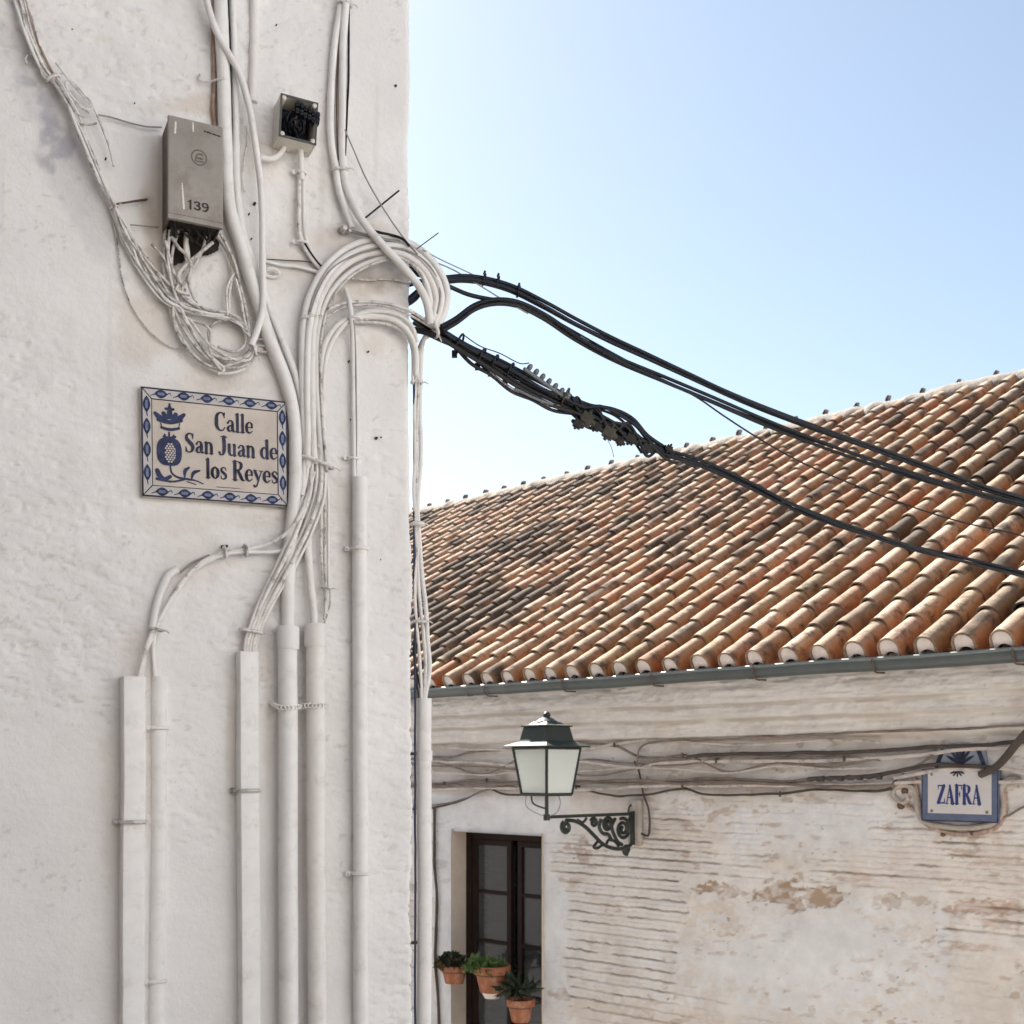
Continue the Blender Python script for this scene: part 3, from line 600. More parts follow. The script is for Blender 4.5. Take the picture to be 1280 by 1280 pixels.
# ---------------------------------------------------------------- grey meter box 139
def meter_box():
    D = .125
    s0, _ = near_sz(211, 220, D); s1, _ = near_sz(277.5, 220, D); zt = near_sz(243, 154, D)[1]; zb = near_sz(243, 279, D)[1]
    e = empty('meter_box', nsz((s0+s1)/2, zb), 'weathered grey service box numbered 139 with cables spilling from below', 'electric box')
    Wd, Hh = s1-s0, zt-zb
    # tilted lid: slight clockwise lean
    ax = A*math.cos(-.03)+Zv*math.sin(-.03); ay = Zv
    o = nsz(s0, zb+.006, 0)
    b = MB(); t = .006
    b.box(o, ax*t, ay*Hh, NA*(D-.012)); b.box(o+ax*(Wd-t), ax*t, ay*Hh, NA*(D-.012)); b.box(o+ay*(Hh-t)+ax*t, ax*(Wd-2*t), ay*t, NA*(D-.012)); b.box(o+ax*t, ax*(Wd-2*t), ay*(Hh-t), NA*.008)
    b.build('casing', 'boxside', e, bevel=.002)
    l0 = o-ax*.003-ay*.004+NA*(D-.011); b = MB(); b.box(l0, ax*(Wd+.006), ay*(Hh+.008), NA*.013); b.build('lid', 'boxgrey', e, bevel=.004)
    b = MB(); b.box(l0+ay*.016+NA*.0128, ax*(Wd+.006), ay*.003, NA*.002); b.box(l0-ay*.0, ax*(Wd+.006), ay*.012, NA*.0155); b.build('lip', 'boxgrey', e, bevel=.001)
    fo = l0+ay*(Hh+.008)+NA*.0134; W, H = (Wd+.006)*1000, (Hh+.008)*1000; cell = .9
    ms = stroke_mask(W, H, cell, text_strokes('139', .345*W, .75*W, .868*H, .078*H, 1.5))
    b = MB(); mask_mesh(b, ms, cell, fo, ax, ay, NA*.0004); b.build('house_number', 'ink', e)
    cx, cy, R = .56*W, .355*H, .135*W; a_ = np.linspace(0, 2*math.pi, 25)
    rk = [[(cx+R*math.cos(t_), cy+R*math.sin(t_), 4.5) for t_ in a_], [(cx-.5*R, cy+.5*R, 5), (cx-.2*R, cy-.4*R, 5), (cx+.4*R, cy-.5*R, 6)], [(cx-.2*R, cy+.1*R, 6), (cx+.4*R, cy+.1*R, 6)], [(cx-.3*R, cy+.55*R, 5), (cx+.5*R, cy+.5*R, 6)]]
    b = MB(); mask_mesh(b, stroke_mask(W, H, cell, rk), cell, fo, ax, ay, NA*.0004); b.build('embossed_badge', 'mark', e)
    sm_ = [[(W*(.66+.05*i), H*(.085+.003*i), 5), (W*(.685+.05*i), H*(.085+.003*i), 3+2*(i % 2))] for i in range(6)]
    b = MB(); mask_mesh(b, stroke_mask(W, H, cell, sm_), cell, fo, ax, ay, NA*.0004); b.build('small_print', 'ink', e)
    sc_ = [[(.14*W, .06*H, 5), (.13*W, .165*H, 6)], [(.45*W, .03*H, 4), (.455*W, .11*H, 4)], [(.255*W, .64*H, 3), (.275*W, .80*H, 6), (.285*W, .88*H, 6)]]
    for q_ in sc_: b = MB(); mask_mesh(b, stroke_mask(W, H, cell, [q_]), cell, fo, ax, ay, NA*.0004); b.build('paint_drip', 'scratch', e)
    b = MB()
    for i in range(22):
        x0 = random.uniform(.04, .96); p = o+ax*Wd*x0+NA*random.uniform(.02, .095)+ay*.02
        b.tube(spline([p, p-ay*random.uniform(.02, .035)+ax*random.uniform(-.01, .01), p-ay*random.uniform(.035, .06)+ax*random.uniform(-.03, .03)], .006), random.uniform(.0018, .004), 5)
    b.box(o+ax*.008+NA*.01+ay*.006, ax*(Wd-.016), ay*.02, NA*(D-.03))  # black slab standing in for the dark open underside
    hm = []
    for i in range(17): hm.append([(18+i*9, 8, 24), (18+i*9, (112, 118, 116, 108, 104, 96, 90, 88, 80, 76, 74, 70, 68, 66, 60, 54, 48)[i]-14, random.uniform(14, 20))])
    hb = MB(); mask_mesh(hb, stroke_mask(190, 120, 2, hm), 2, o+ay*.012, ax, ay, NA*.011); hb.build('shade_patch', 'shadepatch', e)  # flat near-black sheet painting the shaded hollow under the box
    b.build('wire_tails_and_shade_slab', 'ink', e, True)
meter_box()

# ---------------------------------------------------------------- open junction box
def junction_box():
    D = .085; s0, _ = near_sz(348, 145, D); s1, _ = near_sz(395, 150, D); zt = near_sz(370, 121, D)[1]; zb = near_sz(370, 175, D)[1]
    e = empty('junction_box', nsz((s0+s1)/2, zb), 'open cream junction box with black wires showing, lid missing', 'junction box')
    Wd, Hh = s1-s0, zt-zb; ax = A*math.cos(-.05)+Zv*math.sin(-.05); ay = Zv*math.cos(-.05)-A*math.sin(-.05); o = nsz(s0, zb, 0); t = .007
    b = MB(); b.box(o, ax*t, ay*Hh, NA*D); b.box(o+ax*(Wd-t), ax*t, ay*Hh, NA*D); b.box(o+ax*t, ax*(Wd-2*t), ay*t, NA*D); b.box(o+ax*t+ay*(Hh-t), ax*(Wd-2*t), ay*t, NA*D); b.box(o+ax*t+ay*t, ax*(Wd-2*t), ay*(Hh-2*t), NA*.006)
    b.build('casing', 'boxcream', e, bevel=.002)
    b = MB(); f = o+NA*(D+.0015); w_ = .009
    b.box(f, ax*Wd, ay*w_*.8, NA*.003); b.box(f+ay*(Hh-w_*.8), ax*Wd, ay*w_*.8, NA*.003); b.box(f+ay*w_*.8, ax*w_*.7, ay*(Hh-1.6*w_), NA*.003); b.box(f+ay*w_*.8+ax*(Wd-w_*.7), ax*w_*.7, ay*(Hh-1.6*w_), NA*.003)
    b.build('rim', 'teal', e)
    for i, j in ((0, 0), (0, 1), (1, 0), (1, 1)):
        c = o+ax*(.011+i*(Wd-.022))+ay*(.011+j*(Hh-.022)); b = MB(); b.tube([c+NA*.02, c+NA*(D+.003), c+NA*(D+.005)], (.008, .008, .006), 12); b.tube([c+NA*(D+.005), c+NA*(D+.006)], .003, 8); b.build('screw_post', 'boxcream', e, True)
    b = MB(); b.box(o+ax*t*1.2+ay*t*1.2+NA*.008, ax*(Wd-2.4*t), ay*(Hh-2.4*t), NA*.004); b.build('back_plate', 'black', e)
    for k in range(15):
        b = MB(); c = o+ax*Wd*.5+ay*Hh*.5+NA*.05; R = random.uniform(.018, .045); ph = random.uniform(0, 6); n = 14; cc = ax*random.uniform(-.02, .015)+ay*random.uniform(-.02, .012)
        pts = [c+cc+ax*R*math.cos(ph+t_)*(1-.03*i)+ay*R*math.sin(ph+t_)+NA*(random.uniform(-.012, .012)+.02*math.sin(t_)) for i, t_ in enumerate(np.linspace(0, random.uniform(3, 5.4), n))]
        b.tube(spline(pts, .005), .0034, 6); b.build('inner_wire', 'black' if k else 'rust', e, True)
    b = MB()
    for i in range(6):
        for j in range(2):
            c = o+ax*(Wd*.42+i*.013)+ay*(Hh*.80-j*.022-i*.004)+NA*(.07+.004*(i % 2)); b.box(c, ax*.010, ay*.016, NA*.02); b.tube([c+ax*.005+ay*.008+NA*.02, c+ax*.005+ay*.008+NA*.025], .003, 7)
    for q in (.62, .72): 
        c = o+ax*Wd*.86+ay*Hh*q+NA*.085; b.tube([c, c+ax*.024+NA*.004], .005, 8)
    b.build('terminal_block', 'black', e)
junction_box()
cable('hose elbow curling from the junction box underside to the crossing cable', 'hose', [(356, 175, .03), (354, 186), (347, 195), (337, 199), (326, 196)], 3.6, 'paint', .024, name='hose')
cable('short painted pipe from the junction box bottom to a round clamp', 'pipe', [(375, 176, .04), (375.5, 190, .03), (377, 215), (377, 225)], 4.2, 'paint', .02, name='drop_pipe', rend=.85)
cable('twin-run white cable between the two clamps below the junction box', 'cable', [(374, 218), (373.5, 260), (374, 290), (378, 304), (388, 322), (402, 338), (412, 345)], 2.7, 'cable', .014)
cable('second white cable running beside the twin-run cable under the junction box', 'cable', [(379.5, 218), (379.5, 258), (381, 292), (386, 308), (397, 325), (411, 338), (420, 342)], 2.5, 'paint2', .014)
cable('black sleeve line along the lower twin-run cable', 'cable', [(381, 304), (390, 318), (402, 333), (410, 338)], 1.1, 'black', .022)
def cuff(x, y, w_, label, off=.016, hgt=3.2, m='paint'):
    b = MB(); q = near(x, y, off); a_ = np.linspace(0, 2*math.pi, 17)
    b.tube([q+A*math.cos(t)*w_*PX+NA*math.sin(t)*.013 for t in a_], hgt*.5*PX, 7, cap=False); lug = q-A*(w_+2.5)*PX-NA*.008; b.tube([lug-NA*.004, lug+NA*.008], .007, 9)
    return rig('pipe_clamp', b, m, q, label, 'clamp', smooth=True)
cuff(376.5, 216, 6.5, 'painted clamp just below the open junction box')
cuff(377, 303, 7, 'painted clamp where the junction box cables bend right')
cuff(441, 573, 7, 'painted clamp above the lone tall pipe')

# ---------------------------------------------------------------- top-right pair
cable('thick white cable from the top clamp crossing the arches to the corner', 'cable',
      [(434, -60, .03), (432, 0, .03), (429, 60), (428.5, 130), (428, 195), (431, 225), (440, 253, .03), (456, 280, .055), (480, 308, .075), (505, 335, .085), (523, 357, .085), (534, 380, .08), (538, 405, .07)], 5.4, 'paint', .018)
cable('thick white cable left of the top-right pair, ending at the lower clamp', 'cable', [(429, -60, .02), (427, 0), (420, 40), (415, 90), (413, 140), (415, 185), (419, 208), (423, 235), (432, 262), (440, 285)], 4.6, 'paint', .018)
cable('slim black cable down the right edge of the top-right pair', 'cable', [(437, -60), (436, 0), (436, 60), (435.5, 110), (433.5, 145), (432, 180), (431, 195)], 1.5, 'black', .026)
cable('dark seam cable between the thick top-right pair', 'cable', [(431, 8), (424, 60), (421, 110), (421, 165), (423, 200)], .9, 'rust', .014)
tie(431, 5, 1, .1, 9, .024, 'knotted wire tie at the top of the top-right pair', 'cable', 2)
tie(425, 212, 1, -.15, 10, .022, 'wire clamp on the lower end of the top-right pair', 'cable', 1.8)
cable('thin grey stay wire from the pair out past the corner', 'wire', [(431, 162, .03), (441, 185, .03), (457, 222, .04), (480, 262, .06), (505, 298, .07), (522, 318, .08)], 1.0, 'greycable', .03, name='stay_wire')
nail(452, 276, 499, 238, 'long black iron spike slanting up near the corner', 'ink', 1.2, .0, .06)
cable('black cable hooked over the arches by the spike', 'cable', [(454, 277, .02), (458, 285, .03), (472, 290, .05), (490, 294, .06), (504, 299, .075), (512, 308, .08)], 1.7, 'black', .04)
cable('short dark cable tucked under the hooked black cable', 'cable', [(434, 288, .012), (446, 291, .02), (462, 295, .045), (480, 299, .05), (500, 303, .06)], 2.3, 'greycable', .02)
nail(521, 311, 548, 291, 'thin wire whisker poking into the sky above the arches', 'ink', .7, .08, .10)
an = MB(); q = near(428, 288, 0); an.tube([q, q+NA*.03], (.014, .009), 9); an.tube([q+A*.012-Zv*.006, q+A*.02-Zv*.006+NA*.025], .006, 8)
rig('wall_anchor', an, 'cable2', q, 'broken plaster plug and anchor left of the arches', 'anchor', smooth=True)

# ---------------------------------------------------------------- the arches round the corner
def arch(label, pts, r, m='cable', o=.03, **k): cable(label, 'cable', pts, r*.9, m, o, name='arch_cable', **k)
arch('outermost white cable arch rounding the house corner', [(377, 620), (382, 575, .02), (380, 520), (378, 460), (380, 400), (390, 362), (410, 330), (440, 307), (474, 300, .04), (508, 303, .05), (533, 318, .06), (552, 343, .06), (559, 366, .05), (556, 388, .04), (547, 408, .03)], 5.0, 'paint')
arch('second white cable arch, inside the outermost one', [(385, 585, .026), (384, 520), (384, 450), (388, 400), (400, 360), (420, 331), (446, 314), (476, 307, .05), (506, 310, .06), (529, 325, .07), (546, 348, .07), (552, 370, .06), (549, 390, .05), (542, 408, .04)], 4.6, 'paint', .04)
arch('third white cable arch, flattened against the plaster shelf', [(393, 580, .026), (391, 520), (390, 460), (393, 405), (404, 366), (424, 338), (450, 321), (478, 315, .05), (506, 319, .065), (526, 333, .07), (540, 354, .07), (545, 374, .06), (542, 394, .05), (537, 408, .04)], 4.8, 'paint2', .036)
arch('innermost of the tall cable arches', [(404, 585, .026), (399, 530), (396, 470), (398, 415), (410, 372), (432, 345), (460, 329), (486, 322, .05), (510, 325, .06), (526, 341, .065), (535, 362, .065), (538, 384, .05), (533, 402, .04)], 4.2, 'paint', .03)
arch('thin strand along the inner rim of the tall arches', [(409, 590), (404, 540), (401, 480), (402, 420), (414, 376), (438, 346), (468, 329, .05), (500, 324, .07), (520, 334, .075), (531, 352, .07), (536, 375, .06)], 1.9, 'cable2', .04)
arch('thin dark-edged strand lying on top of the tall arches', [(388, 390), (398, 362), (416, 335), (446, 318), (480, 311, .06), (512, 314, .07), (538, 334, .08), (550, 362, .07), (546, 392, .06)], 1.4, 'greycable', .048)
arch('left low arch turning down the corner edge', [(400, 560), (400, 500), (401, 462), (407, 428), (424, 405), (448, 397), (474, 396, .035), (496, 402, .045), (512, 417, .045), (519, 436, .03), (520, 470, .015)], 4.6, 'paint', .024)
arch('upper low arch above the lone tall pipe', [(404, 540), (404, 480), (409, 442), (425, 412), (450, 392), (476, 389, .045), (500, 395, .055), (515, 409, .055), (521, 428, .04)], 3.4, 'paint2', .03)
arch('lower low arch skimming the plaster below its neighbours', [(440, 402), (458, 403), (478, 404, .03), (497, 410, .035), (509, 421, .035), (515, 436, .02), (516, 480, .01)], 2.4, 'cable', .02)
arch('thin bowed cable over the low arches to the corner knot', [(398, 420), (404, 393), (424, 381), (458, 377), (490, 381, .05), (517, 391, .06), (547, 412, .06)], 2.4, 'cable', .03)
arch('second thin bowed cable beside the first, meeting the knot', [(408, 396), (430, 384), (462, 381), (494, 386, .055), (520, 398, .06), (545, 413, .05)], 1.7, 'cable2', .034)
arch('narrow vertical cable rising from the lone pipe through the low arches', [(443, 600, .018), (442.5, 560), (442, 500), (441, 430), (439, 395, .045), (436, 375, .03), (432, 362, .012)], 3.8, 'paint', .016)
arch('thin dark cable beside the narrow vertical cable', [(445, 595, .02), (445.5, 540), (445, 480), (444, 430), (442, 400, .05)], 1.1, 'greycable', .022)
cable('thin wire along the plaster shelf under the arches', 'cable', [(440, 348), (460, 350), (484, 349), (500, 351), (514, 355)], 1.3, 'cable2', .012)
cable('pale wire between the crossing cable and the arches', 'cable', [(331, 326), (350, 331), (370, 333), (390, 338), (402, 342)], 2.4, 'paint', .010)
cable('thin dark wire just above the pale wire between duct and arches', 'cable', [(333, 324), (360, 325.5), (385, 327), (398, 331), (416, 331)], .8, 'rust', .006)
rg = MB(); a_ = np.linspace(0, 2*math.pi, 15); q = near(340, 341, .012); rg.tube([q+A*.022*math.cos(t)+NA*.008*math.sin(t)+Zv*.011*math.sin(t) for t in a_], .006, 7, cap=False)
rig('wall_ring', rg, 'paint2', q, 'painted metal ring beside the crossing cable', 'ring', smooth=True)
tie(386, 397, 1, -.25, 11, .034, 'wire tie at the left foot of the tall arches', 'cable', 1.8)
tie(397, 578, 1, .28, 22, .03, 'wide wire tie where the arch cables fan out', 'cable', 2.2, .022)
tie(541, 410, .6, 1, 12, .05, 'knotted white tie where arches meet the overhead cables', 'cable', 2.6, .03)
tie(444, 398, 1, 0, 8, .04, 'cuff tie on the narrow vertical cable', 'paint', 2.2)

# ---------------------------------------------------------------- fan below the wide tie
def fan(label, pts, r=2.6, m='cable', o=.024): cable(label, 'cable', pts, r, m, o, name='fan_cable', wig=.8)
gF = 'strands of the fan sweeping down to the flat trunking'
for i, (x0, xe) in enumerate(((386, 306), (390, 309), (396, 313), (401, 317), (404, 320))):
    o_ = fan('strand of the cable fan sweeping down left into the middle trunking', [(x0, 570, .026), (x0-2+i, 590, .03), (380+i*6.5, 618, .030+.012*(i % 2)), (366+i*6.6, 660, .036+.014*(i % 2)), (349+i*6, 700, .036+.014*(i % 2)), (330+i*5.2, 738, .034+.01*(i % 2)), (316+i*4, 772, .034), (xe, 806, .03), (xe+.5, 840, .02)], 2.1+.7*(i % 2), 'cable' if i % 2 else 'paint2')
for o_ in COL.objects:
    if o_.get('label', '').startswith('strand of the cable fan'): o_['group'] = gF
fan('upper cable of the sideways run to the far-left trunking', [(392, 590, .03), (384, 622, .04), (372, 650, .05), (352, 671, .034), (325, 683, .026), (300, 688, .024), (278, 692, .024), (252, 703, .022), (228, 727, .022), (208, 757, .024), (194, 786, .028), (182, 815, .03), (176, 850, .026)], 2.9, 'cable')
fan('lower cable of the sideways run to the far-left trunking', [(366, 686, .02), (340, 690, .022), (318, 690, .024), (296, 690, .03), (272, 696, .026), (243, 712, .02), (222, 738, .022), (205, 765, .03), (193, 792, .022), (192, 820, .014), (194, 850, .012)], 2.7, 'paint')
fan('fat flat cable end bulging left of the sideways run', [(222, 712, .014), (212, 718, .016), (203, 735, .016), (196, 758, .018), (191, 785, .024)], 5.2, 'paint', .018)
fan('thin strand beside the sideways run, reaching the far-left trunking', [(224, 716, .014), (240, 704, .012), (262, 694, .014)], 1.4, 'greycable')
fan('strand dropping from the left clamp into the far-left trunking', [(193, 786, .036), (186, 800, .036), (178, 826, .034), (173, 850, .026)], 2.6, 'cable')
fan('dark thin strand beside the sunken slim pipe', [(190, 795, .02), (192, 815, .016), (195, 845, .01)], 1.2, 'cable2')
tie(281, 690, .2, 1, 6, .028, 'left of the two ties on the sideways cable run', 'cable', 2.2, .014, tail=False)
tie(307, 688, .2, 1, 6.5, .028, 'right of the two ties on the sideways cable run', 'cable2', 2.4, .016, tail=False)
tie(195, 787, 1, .15, 8, .03, 'wire clamp above the far-left trunking', 'cable2', 1.8)
tie(314, 789, 1, .12, 14, .034, 'wire clamp above the middle trunking', 'cable', 2.2, .016)
fan('straight white cable dropping right of the fan, nearest the duct', [(401, 575, .03), (402, 610), (402, 650), (402, 700), (405, 735), (407, 768)], 2.3, 'cable')
fan('straight white cable dropping furthest right of the fan', [(408, 578, .03), (410, 620), (410, 680), (411, 735)], 2.0, 'paint2')
fan('middle straight cable dropping right of the fan', [(405, 576, .03), (406, 620), (406, 690), (407, 740), (405, 775)], 1.6, 'cable2', .03)
fan('cone-shaped cable entering the right coupled pipe', [(384, 640, .02), (385, 690, .024), (388, 730, .03), (392, 765, .034), (394, 800, .034)], 5.0, 'paint2')
fan('dark thin cable end with frayed tips above the right coupled pipe', [(412, 735), (413, 748), (410, 765), (406, 776), (404, 784)], 1.2, 'cable2')
tie(408, 735, 1, .1, 6, .026, 'small tie on the straight drop cables', 'cable', 1.5)

# ---------------------------------------------------------------- corner cables and corner pipe
def corner(x, y, off):     # on the far flank of the corner, seen in front of the sky
    return near(x, y, off)
def ccable(label, pts, r, m='cable'): cable(label, 'cable', pts, r, m, -.02, name='corner_cable', wig=.8)
ccable('outermost white cable hanging down the house corner from the knot', [(546, 413, .04), (534, 418, .02), (528, 432), (526, 470), (525, 520), (526, 565), (524, 600), (522, 640), (525, 680), (528, 720), (532, 760), (535, 800), (537, 835), (532, 868), (531, 885)], 3.0, 'paint')
ccable('middle white cable hanging down the house corner', [(540, 418, .03), (528, 426), (523, 445), (523, 500), (521, 545), (521, 600), (519, 650), (521, 690), (524, 740), (529, 790), (532, 830), (529, 885)], 2.6, 'cable')
ccable('inner white cable on the corner, weaving behind the dark one', [(520, 430, .0), (519, 470), (518, 520), (519, 570), (518, 630), (523, 670), (519, 720), (520, 770), (524, 815), (527, 885)], 2.4, 'paint2')
ccable('dark cable in the crack along the house corner', [(518, 428, .0), (517.5, 500), (518, 600), (518, 700), (519, 800), (519, 880), (519, 1000), (519, 1300), (519, 1500)], 1.6, 'blue')
ccable('thin black strand twisting on the corner above the pipe', [(517, 640), (521, 680), (518, 720), (522, 770), (517, 815), (525, 860)], 1.4, 'black')
ccable('second black strand twisting on the corner by the roof edge', [(519, 690), (517, 735), (523, 785), (519, 830), (524, 872)], 1.2, 'ink')
tie(521, 478, 1, 0, 7, -.01, 'white tie with a stub on the upper house corner', 'cable', 1.8, .02)
tie(522, 655, 1, 0, 7, -.01, 'taped collar on the corner cables beside the roof ridge', 'paint2', 3, .018)
tie(525, 777, 1, 0, 9, -.01, 'white tie on the corner cables beside the roof tiles', 'cable', 2, .018)
cp = conduit('white pipe hung off the house corner in front of the tiled house', 530.5, 530, 873, 10, -.03, (), (938, 951, 10.8))
for y in (944, 1180):
    sb = MB(); sb.box(near(513, y, -.045), A*.03, Zv*.01, NA*.012); sb.build('standoff', 'rust', cp)

# ================================================================== TILED HOUSE
T0, T1 = -18.5, -1.4                         # ends of the house along U
TH = math.radians(30.6); CT, ST = math.cos(TH), math.sin(TH)
ZE = EYE+.70; RLEN = 6.45; PITCH = .25; ROW = .3375
thouse = empty('tiled_house', (*ftz(-6.5, 0)[:2], -1.9), 'old whitewashed brick house with clay tiled roof and flaking wall', 'house')
wt0, wtop0 = far_tz(568, 1040); wt1, wtop1 = far_tz(678, 1046); WTOP = (wtop0+wtop1)/2; WBOT = -1.35; REC = .15
def cornice(z):
    h = z-EYE
    return .055*sstep(.205, .235, h)+.055*sstep(.335, .375, h)+.055*sstep(.445, .475, h)
def far_wall():
    t = np.concatenate((np.linspace(T0, -9.75, 14), np.arange(-9.7, -3.1, .012), np.linspace(-3.05, T1, 8)))
    z = np.concatenate((np.linspace(-2.3, -1.1, 8), np.arange(-1.05, ZE+.04, .0062)))
    T, Zz = np.meshgrid(t, z)
    P = T[..., None]*U+(-P_WALL)*NU; Y0 = P[..., 1]
    px = CX+F*P[..., 0]/Y0; py = HY-F*(Zz-EYE)/Y0
    n1 = fbm(px*.02, py*.02, 4, 2); n2 = fbm(px*.06, py*.06, 4, 6)
    jx = px+(n1-.5)*46; jy = py+(n2-.5)*26
    def rect(x0, x1, y0, y1, e=8): return sstep(x0-e, x0+e, jx)*sstep(x1+e, x1-e, jx)*sstep(y0-e, y0+e, jy)*sstep(y1+e, y1-e, jy)
    brick = np.maximum.reduce([rect(702, 846, 1046, 1262, 4), rect(790, 894, 1012, 1100, 6), rect(1090, 1420, 1028, 1112, 14), rect(905, 960, 1030, 1100, 12)*.8, rect(1020, 1100, 1070, 1108, 8)*.9,
                               rect(1182, 1420, 1100, 1178, 5)*.9, rect(720, 900, 1236, 1420, 20)*.75, rect(1185, 1420, 1180, 1420, 22)*.3, rect(900, 1120, 985, 1030, 16)*.25, rect(690, 1000, 1262, 1420, 24)*.35])
    brick = np.maximum(brick, rect(100, 520, 960, 1500, 6)*.7)
    wave = (fbm(T*1.2, Zz*.3, 2, 9)-.5)*.014+(fbm(T*9, Zz*6, 2, 10)-.5)*.008+(fbm(T*36, Zz*12, 2, 11)-.5)*.012
    course = .078; ph = ((Zz+wave)/course) % 1.0; row = np.floor((Zz+wave)/course)
    broken = sstep(.38, .55, fbm(T*4.2+row*3.1, row*1.7, 3, 14))
    broken = np.maximum(broken, .8*rect(700, 850, 1040, 1262, 4)*sstep(.22, .36, fbm(T*6, row*2.9, 2, 19)))
    groove = sstep(.15, .03, np.abs(ph-.5))*broken*brick*(.5+.5*sstep(.35, .6, fbm(T*5, row*2.3, 2, 17)))
    lip = brick*np.where(ph > .5, (ph-.5), ph+.0)*.012         # each course leans out a little
    corn = cornice(Zz+(fbm(T*2, Zz*1.0, 3, 40)-.5)*.035)
    cz = sstep(.18, .24, Zz-EYE)
    streak = fbm(T*2.2, Zz*26, 4, 33); rough = (fbm(T*16, Zz*22, 4, 3)-.5)
    big = (fbm(T*1.1, Zz*1.1, 3, 8)-.5)*.03
    disp = big*(1-cz)+rough*(.010+.012*cz+.008*brick)-.016*groove+lip+corn+(streak-.5)*.024*cz+.006*(fbm(T*5, Zz*5, 3, 60)-.5)
    chip = sstep(.56, .66, fbm(px*.018, py*.034, 5, 71))
    # brown exposed patches (shape of their own)
    nE = (fbm(px*.045, py*.06, 3, 80)-.5)*1.5+(fbm(px*.16, py*.2, 4, 81)-.5)*1.8
    def ell(x, y, rx, ry): return sstep(1.1, .85, np.sqrt(((px-x)/rx)**2+((py-y)/ry)**2)+nE)
    brown = np.maximum.reduce([ell(972, 1114, 26, 13), ell(1028, 1121, 24, 12), ell(992, 1128, 12, 9), ell(887, 1111, 15, 7), ell(1112, 1126, 18, 8)*.7, ell(1150, 1127, 16, 6)*.5, ell(920, 1116, 14, 5)*.6, ell(703, 1243, 14, 7)*.6])
    redb = np.maximum.reduce([ell(1232, 1134, 48, 8), ell(1215, 1184, 26, 4)*.6, ell(1250, 1078, 40, 4)*.5, ell(1060, 1098, 34, 4)*.5, ell(1255, 1155, 30, 6)*.5])
    beige = np.maximum.reduce([ell(905, 1150, 55, 30)*.8, ell(1000, 1140, 40, 14)*.6, ell(860, 1190, 26, 40)*.35, ell(1120, 1080, 90, 40)*.35, ell(1230, 1090, 70, 60)*.5, ell(1240, 1230, 60, 60)*.45, ell(820, 1050, 60, 40)*.3, ell(740, 1265, 70, 20)*.6, ell(870, 1275, 120, 14)*.4, ell(1000, 1080, 60, 16)*.4, ell(1020, 1000, 40, 8)*.4])
    smooth = np.maximum.reduce([ell(1010, 1200, 150, 70), rect(545, 702, 995, 1300, 6), ell(1040, 1030, 80, 30)*.8, ell(930, 1040, 14, 40), ell(1176, 1190, 10, 60)])
    disp = disp-.010*np.maximum(brown, redb*.8)-.003*chip*(1-smooth)*(1-cz)
    c = np.ones(P.shape)*np.array((.76, .725, .695))
    lay = lambda c, col, k: c*(1-k[..., None])+np.array(col)*k[..., None]
    c = lay(c, (.77, .735, .71), brick*.8)
    c = lay(c, (.765, .765, .775), smooth*.9)
    c = lay(c, (.76, .715, .67), cz*.7)
    c = lay(c, (.66, .54, .44), beige*.6*(1-.6*smooth))
    mt = sstep(.35, .65, fbm(px*.12, py*.16, 3, 84)); c = lay(c, (.40, .29, .20), brown*(.45+.5*mt)); c = lay(c, (.46, .31, .235), redb*(.3+.5*mt))
    c = lay(c, (.31, .225, .17), np.clip(groove*(.35+.6*n2), 0, 1))
    fk = sstep(.60, .70, fbm(px*.07, py*.13, 4, 90))*(1-.5*smooth)*(1-cz)*sstep(.4, .6, n1)
    c = lay(c, (.40, .28, .20), fk*.55)
    dk = sstep(.55, .75, streak)*cz; c = lay(c, (.48, .40, .34), dk*.28)
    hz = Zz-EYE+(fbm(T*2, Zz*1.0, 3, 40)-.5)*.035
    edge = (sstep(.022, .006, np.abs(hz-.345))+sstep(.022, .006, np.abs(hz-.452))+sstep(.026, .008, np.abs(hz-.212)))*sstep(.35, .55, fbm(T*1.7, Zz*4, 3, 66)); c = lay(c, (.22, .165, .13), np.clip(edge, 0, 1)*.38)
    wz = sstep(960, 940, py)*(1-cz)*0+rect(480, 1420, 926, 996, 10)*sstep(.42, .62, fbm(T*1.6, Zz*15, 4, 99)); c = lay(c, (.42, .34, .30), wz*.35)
    spots = sstep(.80, .84, fbm(px*.16, py*.2, 3, 55)); c = lay(c, (.12, .09, .075), spots*.6*(1-cz*.5)*sstep(.45, .6, n1))
    ston = sstep(.50, .66, fbm(T*3.2, Zz*4.5, 5, 130))*(1-.75*smooth); c = lay(c, (.55, .43, .33), ston*.2)
    c = c*.92*(.90+.20*fbm(T*4, Zz*4, 4, 23))[..., None]
    V = P+disp[..., None]*NU; V[..., 2] = Zz
    inw = (T[:-1, :-1] > wt0-.012) & (T[1:, 1:] < wt1+.012) & (Zz[1:, 1:] < WTOP+.006) & (Zz[:-1, :-1] > WBOT-.5)
    for nm, sel in (('wall', Zz[:-1, :-1] < EYE+.20), ('cornice', Zz[:-1, :-1] >= EYE+.20)):
        b = MB(); f = grid_faces(len(z), len(t), sel & ~inw); used = np.unique(f); rm = np.full(T.size, -1); rm[used] = np.arange(len(used))
        b.add(V.reshape(-1, 3)[used], rm[f], c.reshape(-1, 3)[used]); b.build(nm, 'oldwall', thouse, True)
far_wall()
